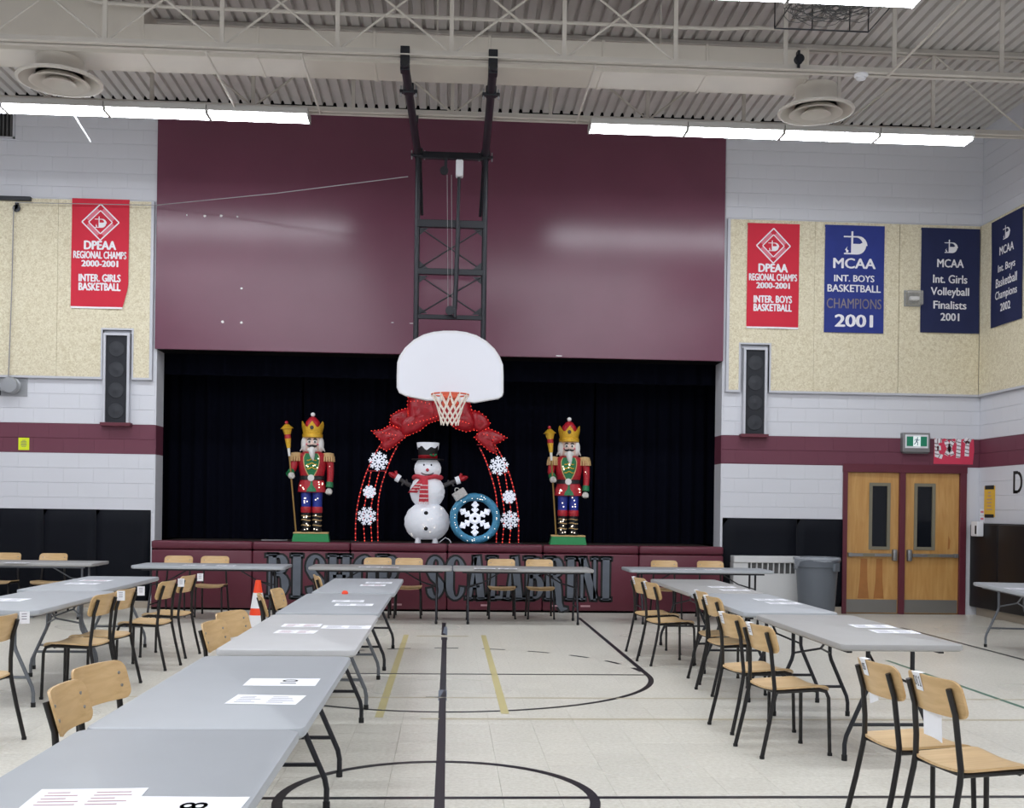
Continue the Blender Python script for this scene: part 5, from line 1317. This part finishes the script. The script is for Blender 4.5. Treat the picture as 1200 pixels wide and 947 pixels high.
    # crown
    mb = MB(); mb.lathe([(.138, 1.555), (.152, 1.565), (.152, 1.61), (.14, 1.62)], 28); cr0 = B('crown_band', mb, 'n_gold')
    mb = MB(); n = 30; vs = []; fs = []
    for k in range(n):
        a = 2 * PI * k / n - PI / 2; z = 1.80 if k % 5 == 0 else (1.755 if k % 5 in (1, 4) else 1.715); r = .14 + (z - 1.61) * .20
        for rr_, zz_ in ((.138, 1.61), (r, z), (r - .012, z), (.126, 1.61)): vs.append((rr_ * math.cos(a), rr_ * math.sin(a), zz_))
    for k in range(n):
        j = (k + 1) % n
        for q in range(4): fs.append((k * 4 + q, j * 4 + q, j * 4 + (q + 1) % 4, k * 4 + (q + 1) % 4))
    mb.add(vs, fs); cr1 = B('crown', mb, 'n_gold', 40)
    mb = MB(); mb.ell((-.005, -.156, 1.705), (.028, .014, .032), 12, 7); B('crown_jewel', mb, 'twig', 60, cr1)
    mb = MB(); mb.lathe([(.125, 1.62), (.122, 1.72), (.10, 1.80), (.05, 1.86), (.001, 1.88)], 22); B('red_cap', mb, 'n_red', 60)
    mb = MB(); mb.ell((0, 0, 1.905), .033, 14, 9); B('pompom', mb, 'n_white', 60)
    # staff
    p0 = Vector((sx0, -.15, .147)); p1 = Vector((sx1, -.185, 1.29)); d = (p1 - p0).normalized()
    st = thing
    mb = MB(); mb.tube([p0, p1], .012, 8); sf = B('staff', mb, 'n_bronze')
    L = lambda k: p1 + d * k
    for nm, a, b, r0, r1, m in (('white_ferrule', -.02, .10, .016, .022, 'n_white'), ('gold_grip', .10, .24, .028, .046, 'n_gold'), ('red_collar', .24, .30, .046, .044, 'n_red'), ('gold_cup', .30, .39, .046, .074, 'n_gold'), ('gold_top', .385, .45, .098, .028, 'n_gold')):
        mb = MB(); mb.tube([L(a), L(b)], [r0, r1], 12); B(nm, mb, m, 45, sf)
    mb = MB(); mb.ell(L(.475), .026, 10, 7); B('red_knob', mb, 'n_red', 60, sf)
    rr = random.Random(int(px)); pts = []
    for k in range(7): s = rr.choice((-1, 1)); pts.append((s * .082 + rr.uniform(-.03, .03), -.078, rr.uniform(.55, .72)))
    for k in range(7): s = rr.choice((-1, 1)); pts.append((s * .082 + rr.uniform(-.04, .04), -.072, rr.uniform(.22, .42)))
    for k in range(8): x = rr.choice((-1, 1)) * rr.uniform(.1, .17); pts.append((x, -.66 * math.sqrt(.20 ** 2 - (x / 1.04) ** 2) - .01, rr.uniform(.78, .90)))
    for k in range(6): x = rr.uniform(-.10, .10); z = rr.uniform(1.08, 1.25); pts.append((x, front(x, z, .012), z))
    for k in range(4): pts.append((.268 + rr.uniform(-.03, .03), -.05, rr.uniform(.95, 1.17)))
    for s in (-1, 1): pts += [(s * .09, -.17, .19), (s * .05, -.16, .2)]
    beads(t, pts, .0105)
    return t
nutcracker('tall nutcracker with gold crown at the left, its staff leaning outward', 355, 637, R(4), -.215, -.325)
nutcracker('tall nutcracker with gold crown at the right, its staff upright beside the face', 674.5, 641, R(-3), -.185, -.272)
mb = MB(); p = atZ(310, 634, SZ); mb.tube([(p.x, 16.4, SZ + .02), (p.x + .15, 16.36, SZ + .022), (p.x + .3, 16.44, SZ + .02), (-2.42, 16.5, SZ + .022)], .009, 6); tag(mb.build('power_cord', M['cable'], None), 'pale power cord on the stage beside the left nutcracker', 'cord')

# ------------------------------------------------------------------ snowman
c = atZ(499, 638, SZ)
t = thing('snowman', 'white tinsel snowman in black top hat and red scarf on the stage', 'snowman', (c.x, 16.62, SZ + .002), 0)
ZS = 1 / 258.
def B(name, mb, m, sm=60, par=None): return mb.build(name, M[m], par or t, sm)
def rings(prof, n=30, amp=.006, seed=0):
    mb = MB(); vs = []; fs = []; m = len(prof)
    for i, (r, z) in enumerate(prof):
        for k in range(n):
            a = 2 * PI * k / n; q = r + amp * math.sin(7 * a + seed + i) * math.sin(3 * i)
            vs.append((q * math.cos(a), q * .92 * math.sin(a), z))
    for i in range(m - 1):
        for k in range(n): l = (k + 1) % n; fs.append((i * n + k, i * n + l, (i + 1) * n + l, (i + 1) * n + k))
    fs += [tuple(range(n - 1, -1, -1)), tuple((m - 1) * n + k for k in range(n))]
    return mb.add(vs, fs)
def ball(R_, zc, zs, z0, z1, k=14): return [(R_ * math.sqrt(max(.0025, 1 - ((z - zc) / zs) ** 2)), z) for z in [z0 + (z1 - z0) * i / k for i in range(k + 1)]]
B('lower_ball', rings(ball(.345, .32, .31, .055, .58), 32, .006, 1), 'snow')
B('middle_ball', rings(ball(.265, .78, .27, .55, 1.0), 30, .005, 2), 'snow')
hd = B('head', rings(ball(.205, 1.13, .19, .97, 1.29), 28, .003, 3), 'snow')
for s in (-1, 1):
    mb = MB(); mb.tube([(s * .13, -.12, 0), (s * .13, -.12, .09)], [.05, .03], 10); B('foot_stand', mb, 'white')
    mb = MB(); mb.ell((s * .055 + .002, -.172, 1.185), (.014, .01, .016), 10, 6); B('eye', mb, 'black', 60, hd)
mb = MB(); mb.tube([(0, -.165, 1.11), (.0, -.20, 1.105), (.008, -.24, 1.095)], [.028, .024, .006], 10); B('nose', mb, 'scarf', 60, hd)
mb = MB(); mb.tube([(.10 * math.sin(q), -.205 * .92 * math.sqrt(1 - (.49 * math.sin(q)) ** 2) - .002, 1.085 - .05 * math.cos(q)) for q in [-1.2 + .2 * k for k in range(13)]], .0075, 6); B('smile', mb, 'black', 60, hd)
for z in (.225, .455):
    mb = MB(); yb = -.345 * .92 * math.sqrt(1 - ((z - .32) / .31) ** 2); mb.ell((-.01, yb, z), (.032, .018, .032), 14, 8); B('button', mb, 'black')
mb = MB(); mb.lathe([(.245, 1.262), (.25, 1.27), (.245, 1.28), (.10, 1.282)], 30); B('hat_brim', mb, 'black')
mb = MB(); mb.lathe([(.135, 1.27), (.15, 1.40), (.165, 1.52), (.16, 1.525)], 26); ht_ = B('hat_crown', mb, 'black')
mb = MB(); mb.lathe([(.140, 1.282), (.145, 1.285), (.149, 1.335), (.143, 1.338)], 26); B('hat_band', mb, 'ribbon', 60, ht_)
mb = MB(); vs = []; fs = []; n = 48
for k in range(n):
    a = 2 * PI * k / n; dz = .055 + .04 * (.5 + .5 * math.sin(a * 7 + 1)) + .02 * math.sin(a * 3)
    for r, z in ((.172, 1.53), (.172 - dz * .12, 1.525 - dz), (.158 - dz * .12, 1.525 - dz), (.03, 1.532)): vs.append((r * math.cos(a), r * math.sin(a), z))
for k in range(n):
    j = (k + 1) % n; fs += [(k * 4, j * 4, j * 4 + 1, k * 4 + 1), (k * 4 + 1, j * 4 + 1, j * 4 + 2, k * 4 + 2), (k * 4, k * 4 + 3, j * 4 + 3, j * 4)]
mb.add(vs, fs); B('hat_snow', mb, 'snow', 50, ht_)
for dx, rz_ in ((.06, .4), (.11, -.4)):
    mb = MB(); mb.M = Matrix.Translation((dx, -.15, 1.335)) @ Matrix.Rotation(rz_, 4, 'Y'); mb.ell((0, 0, 0), (.035, .008, .016), 10, 6); B('holly_leaf', mb, 'n_green', 60, ht_)
mb = MB(); mb.ell((.085, -.16, 1.345), .014, 8, 6); B('holly_berry', mb, 'n_red', 60, ht_)
# scarf
mb = MB(); mb.tube([(.20 * math.cos(2 * PI * k / 24), .185 * math.sin(2 * PI * k / 24), 1.0 + .012 * math.sin(k)) for k in range(24)], .042, 10, closed=True, fl=.8); B('scarf_wrap', mb, 'scarf')
def tail(x0, x1, z0, z1, w0, w1, yo, nm):
    mb = MB(); mb.sheet(6, 10, lambda u, v: (x0 + (x1 - x0) * v + (u - .5) * (w0 + (w1 - w0) * v), -.20 - .06 * math.sin(v * 2.6) - yo + .01 * math.sin(u * 9), z0 + (z1 - z0) * v), (0, .014, 0)); return B(nm, mb, 'scarf')
s1 = tail(-.04, -.05, 1.0, .62, .10, .15, .012, 'scarf_tail'); s2 = tail(-.06, -.22, .98, .76, .08, .14, .0, 'scarf_tail')
for k in range(4):
    v = .35 + k * .17; x0, z0 = -.04 - .01 * v, 1.0 - .38 * v; w_ = .10 + .05 * v
    mb = MB(); mb.sheet(6, 1, lambda u, q: (x0 + (u - .5) * w_, -.20 - .06 * math.sin(v * 2.6) - .017 + .01 * math.sin(u * 9), z0 + .012 * math.sin(u * 19) + .014 * q), (0, .004, 0)); B('scarf_stripe', mb, 'scarfw', 60, s1)
mb = MB()
for k in range(7): mb.tube([(-.05 + (k / 6 - .5) * .14, -.245, .63), (-.05 + (k / 6 - .5) * .15, -.245, .585)], .009, 5)
o = B('scarf_fringe', mb, 'scarfw', 60, s1); o['kind'] = 'stuff'
for k in range(3):
    v = .45 + k * .2; x0, z0 = -.06 - .16 * v, .98 - .22 * v
    mb = MB(); mb.sheet(6, 1, lambda u, q: (x0 + (u - .5) * (.08 + .06 * v), -.20 - .06 * math.sin(v * 2.6) - .004 + .01 * math.sin(u * 9), z0 + .014 * q), (0, .004, 0)); B('scarf_stripe', mb, 'scarfw', 60, s2)
# arms and mittens
for s, a in ((-1, [(-.22, 0, .87), (-.30, -.02, .89), (-.36, -.03, .93), (-.43, -.03, .97)]), (1, [(.22, 0, .87), (.30, -.02, .90), (.37, -.03, .93), (.44, -.03, .955)])):
    mb = MB(); mb.tube(a, [.036, .034, .030, .028], 8); mb.tube([a[1], (a[1][0] + s * .02, -.05, .965)], [.02, .012], 6); mb.tube([a[2], (a[2][0] + s * .03, -.06, .87)], [.02, .012], 6); B('twig_arm', mb, 'twig')
    p, d = Vector(a[-1]), (Vector(a[-1]) - Vector(a[-2])).normalized()
    mb = MB(); mb.tube([p - d * .01, p + d * .055], [.058, .06], 12); B('mitten_cuff', mb, 'snow')
    q = p + d * .11; n_ = Vector((-d.z * s, 0, d.x * s))
    mb = MB(); mb.tube([p + d * .05, p + d * .09, p + d * .14, p + d * .185], [.042, .058, .055, .02], 12, fl=.7); mb.tube([p + d * .07 + n_ * .03, p + d * .11 + n_ * .08], [.028, .02], 8); B('mitten', mb, 'n_red')
rr = random.Random(2)
beads(t, [(.345 * math.sqrt(1 - ((z - .32) / .31) ** 2) * math.sin(a), -.92 * .347 * math.sqrt(1 - ((z - .32) / .31) ** 2) * math.cos(a), z) for a, z in [(rr.uniform(-1.1, 1.1), rr.uniform(.1, .55)) for _ in range(14)]], .007, 'bead')

# ------------------------------------------------------------------ blue ring ornament
c = atZ(558.5, 641, SZ)
t = thing('ring_ornament', 'large blue tinsel ring ornament with white snowflake beside the snowman', 'ornament', (c.x, 16.30, SZ + .002), R(3))
RR_ = .325; mb = MB(); n, m = 56, 12; rr = random.Random(9); vs = []; fs = []
for k in range(n):
    a = 2 * PI * k / n
    for j in range(m):
        b = 2 * PI * j / m; q = .058 + rr.uniform(-.004, .004); r = RR_ + q * math.cos(b); vs.append((r * math.cos(a), 1.15 * q * math.sin(b), .383 + r * math.sin(a)))
for k in range(n):
    for j in range(m): fs.append((k * m + j, ((k + 1) % n) * m + j, ((k + 1) % n) * m + (j + 1) % m, k * m + (j + 1) % m))
mb.add(vs, fs); B('ring', mb, 'ringblue', 50)
def flake(cx, cy, cz, r, wd, arms=6, rot=0, fat=False):
    mb = MB()
    for k in range(arms):
        a = rot + 2 * PI * k / arms; d = Vector((math.cos(a), 0, math.sin(a))); n_ = Vector((-math.sin(a), 0, math.cos(a))); C0 = Vector((cx, cy, cz))
        mb.tube([C0 + d * r * (.2 if fat else 0), C0 + d * r], wd, 6)
        for f, l in (((.45, .26), (.75, .26)) if fat else ((.4, .32), (.68, .28))):
            for s in (-1, 1): mb.tube([C0 + d * r * f, C0 + d * r * (f + l * .7) + n_ * s * r * l * .8], wd * .85, 6)
        if fat:
            mb.ell(C0 + d * r, wd * 1.5, 8, 6)
    if fat: mb.tube([(cx + r * .24 * math.cos(2 * PI * k / 24), cy, cz + r * .24 * math.sin(2 * PI * k / 24)) for k in range(24)], wd * 1.5, 8, closed=True)
    else: mb.ell((cx, cy, cz), wd * 1.6, 8, 6)
    return mb
B('snowflake', flake(0, 0, .383, .232, .021, 6, PI / 2, True), 'snowlit')
mb = MB()
for k in range(6):
    a = PI / 2 + 2 * PI * k / 6; mb.tube([(.235 * math.cos(a), .0, .383 + .235 * math.sin(a)), (.275 * math.cos(a), 0, .383 + .275 * math.sin(a))], .005, 5)
B('wire_stay', mb, 'n_white')
mb = MB(); mb.M = Matrix.Translation((0, 0, .383)) @ Matrix.Rotation(R(-33), 4, 'Y'); mb.box(0, 0, .43, .20, .16, .13, .01); B('silver_cap', mb, 'silver', None)
mb = MB(); mb.M = Matrix.Translation((0, 0, .383)) @ Matrix.Rotation(R(-33), 4, 'Y'); mb.tube([(.035 * math.cos(PI * k / 10), 0, .49 + .05 * math.sin(PI * k / 10)) for k in range(11)], .008, 6); B('hanging_loop', mb, 'silver')
beads(t, [((RR_ + dr) * math.cos(a), -.066, .383 + (RR_ + dr) * math.sin(a)) for a, dr in [(rr.uniform(0, 6.28), rr.uniform(-.03, .03)) for _ in range(34)]], .007, 'bead')
mb = MB(); mb.tube([(.05, 16.42, SZ + .012), (.02, 16.45, SZ + .06), (-.04, 16.46, SZ + .09), (-.10, 16.46, SZ + .04), (-.13, 16.48, SZ + .014)], .007, 6); tag(mb.build('power_cord', M['white'], None), 'white power cord between snowman and blue ring on the stage', 'cord')

# ------------------------------------------------------------------ light arch with ribbon bow
YA = 16.95; c = atY(513.5, 560, YA); ka = YA / 1270 / 3.383 * 1.002; SZa = SZ + .002
t = thing('light_arch', 'red lighted arch with white snowflakes and a large red bow behind the hoop', 'arch', (c.x, YA, SZa), 0)
za = lambda zy: (868 - zy) * ka
xa_ = lambda zx: (zx - 383) * ka
def rope(pts, name, y=0, r=.015, par=None):
    P = [Vector((xa_(a), y, max(.012, za(b)))) for a, b in pts]; Q = []
    for i in range(len(P) - 1):                                    # smooth through the points
        p0, p1, p2, p3 = P[max(0, i - 1)], P[i], P[i + 1], P[min(len(P) - 1, i + 2)]
        for k in range(6):
            s = k / 6; Q.append(.5 * ((2 * p1) + (p2 - p0) * s + (2 * p0 - 5 * p1 + 4 * p2 - p3) * s * s + (3 * p1 - p0 - 3 * p2 + p3) * s ** 3))
    Q.append(P[-1]); mb = MB(); mb.tube(Q, r * .7, 6); o = mb.build(name, M['n_red'], par or t, 60)
    L = 0; pts_ = []
    for i in range(len(Q) - 1):
        d = (Q[i + 1] - Q[i]).length; L += d
        if L > .040: pts_.append(Q[i] + Vector((0, -.006, 0))); L = 0
    beads(o, pts_, .0105, 'redbead', 'rope_lights'); return Q
mir = lambda pts: [(766 - a, b) for a, b in pts]
outer = [(62, 868), (64, 760), (82, 660), (112, 570), (160, 480), (225, 405), (300, 360), (383, 345)]
inner = [(150, 868), (148, 740), (160, 650), (195, 545), (222, 490)]
for q in (outer, mir(outer)): rope(q, 'outer_rope')
for q in (inner, mir(inner)): rope(q, 'inner_rope')
for q in ([(98, 868), (92, 760), (108, 660), (120, 590)], [(126, 868), (120, 750), (135, 660), (152, 590)]):
    for p in (q, mir(q)): rope(p, 'middle_rod', 0, .010)
for zy, a, b in ((590, 100, 182), (480, 160, 232)):
    for s in (0, 1):
        mb = MB(); x0, x1 = (xa_(a), xa_(b)) if s == 0 else (xa_(766 - b), xa_(766 - a)); mb.tube([(x0, 0, za(zy)), (x1, 0, za(zy))], .009, 6); B('cross_rod', mb, 'n_red')
for zx, zy, r in ((148, 552, .155), (115, 673, .105), (106, 768, .15), (622, 562, .155), (664, 685, .11), (668, 776, .15)):
    f = flake(xa_(zx), -.04, za(zy), r, .011, 8, zx * .1); f.ell((xa_(zx), -.02, za(zy)), (.03, .02, .03), 8, 6); B('snowflake', f, 'snowlit')
mb = MB()
for s in (-1, 1):
    for x in (62, 150): xx = xa_(x if s < 0 else 766 - x); mb.b2(xx - .06, xx + .06, -.12, .12, 0, .012)
o = B('foot_plate', mb, 'steelblack', None); o['kind'] = 'stuff'
# bow: knot, two loops, two tails, each with edge lights
def puff(name, outl, dep, seed, lines=()):
    cx_ = sum(p[0] for p in outl) / len(outl); cz_ = sum(p[1] for p in outl) / len(outl); n = len(outl); rr = random.Random(seed)
    mb = MB(); vs = []; fs = []; m = 6
    for sgn in (-1, 1):
        for i in range(m):
            f = 1 - i / m
            for k, p in enumerate(outl):
                w_ = .018 * math.sin(k * 2.1 + i * 1.3 + seed) * (1 if 0 < i else 0)
                vs.append((xa_(cx_ + (p[0] - cx_) * f), sgn * (dep * math.sqrt(max(0, 1 - f * f)) + .004) + w_ - .06, za(cz_ + (p[1] - cz_) * f)))
        vs.append((xa_(cx_), sgn * dep - .06, za(cz_)))
    S_ = m * n + 1
    for q in (0, 1):
        o_ = q * S_
        for i in range(m - 1):
            for k in range(n): l = (k + 1) % n; fs.append((o_ + i * n + k, o_ + i * n + l, o_ + (i + 1) * n + l, o_ + (i + 1) * n + k))
        for k in range(n): fs.append((o_ + (m - 1) * n + k, o_ + (m - 1) * n + (k + 1) % n, o_ + m * n))
    for k in range(n): fs.append((k, (k + 1) % n, S_ + (k + 1) % n, S_ + k))
    mb.add(vs, fs); o = B(name, mb, 'ribbon', 70)
    pts = []
    loops = [[(x, z) for x, z in outl + outl[:1]]] + [list(l) for l in lines]
    for j, l in enumerate(loops):
        for i in range(len(l) - 1):
            d = math.hypot(l[i + 1][0] - l[i][0], l[i + 1][1] - l[i][1]); k = max(1, int(d / 12))
            for q in range(k):
                s = q / k; x = l[i][0] + (l[i + 1][0] - l[i][0]) * s; z = l[i][1] + (l[i + 1][1] - l[i][1]) * s
                pts.append((xa_(x), -.075 - (0 if j == 0 else dep * .85), za(z)))
    beads(o, pts, .0075, 'redbead', 'edge_lights'); return o
loopL = [(262, 285), (320, 272), (378, 300), (395, 345), (392, 385), (345, 400), (310, 430), (270, 448), (238, 452), (225, 430), (228, 395), (262, 372), (258, 330)]
loopR = [(504, 285), (446, 272), (388, 300), (374, 345), (380, 385), (420, 395), (450, 420), (490, 432), (522, 425), (530, 400), (518, 370), (508, 330)]
sideL = [(262, 340), (225, 352), (195, 372), (190, 400), (205, 412), (240, 425), (262, 400)]
sideR = [(510, 345), (540, 350), (568, 370), (585, 395), (578, 415), (545, 432), (520, 420), (512, 390)]
tailL = [(192, 408), (235, 425), (262, 450), (228, 478), (205, 498), (180, 512), (158, 500), (160, 478), (120, 434), (160, 428)]
tailR = [(545, 425), (580, 415), (618, 432), (652, 452), (625, 470), (605, 482), (612, 518), (585, 508), (550, 480), (522, 452)]
puff('bow_side_loop', sideL, .07, 5); puff('bow_side_loop', sideR, .07, 6); puff('bow_tail', tailL, .05, 3, [[(165, 440), (215, 450), (200, 480)]]); puff('bow_tail', tailR, .05, 4, [[(560, 440), (600, 450), (590, 485)]])
puff('bow_loop', loopL, .11, 1, [[(272, 318), (300, 316), (330, 322), (360, 330)], [(265, 410), (310, 395), (350, 385), (385, 370)]]); puff('bow_loop', loopR, .11, 2, [[(500, 318), (470, 318), (430, 326)], [(500, 400), (465, 390), (420, 375)]])
puff('bow_knot', [(352, 300), (420, 300), (428, 340), (420, 385), (352, 385), (344, 340)], .13, 7)
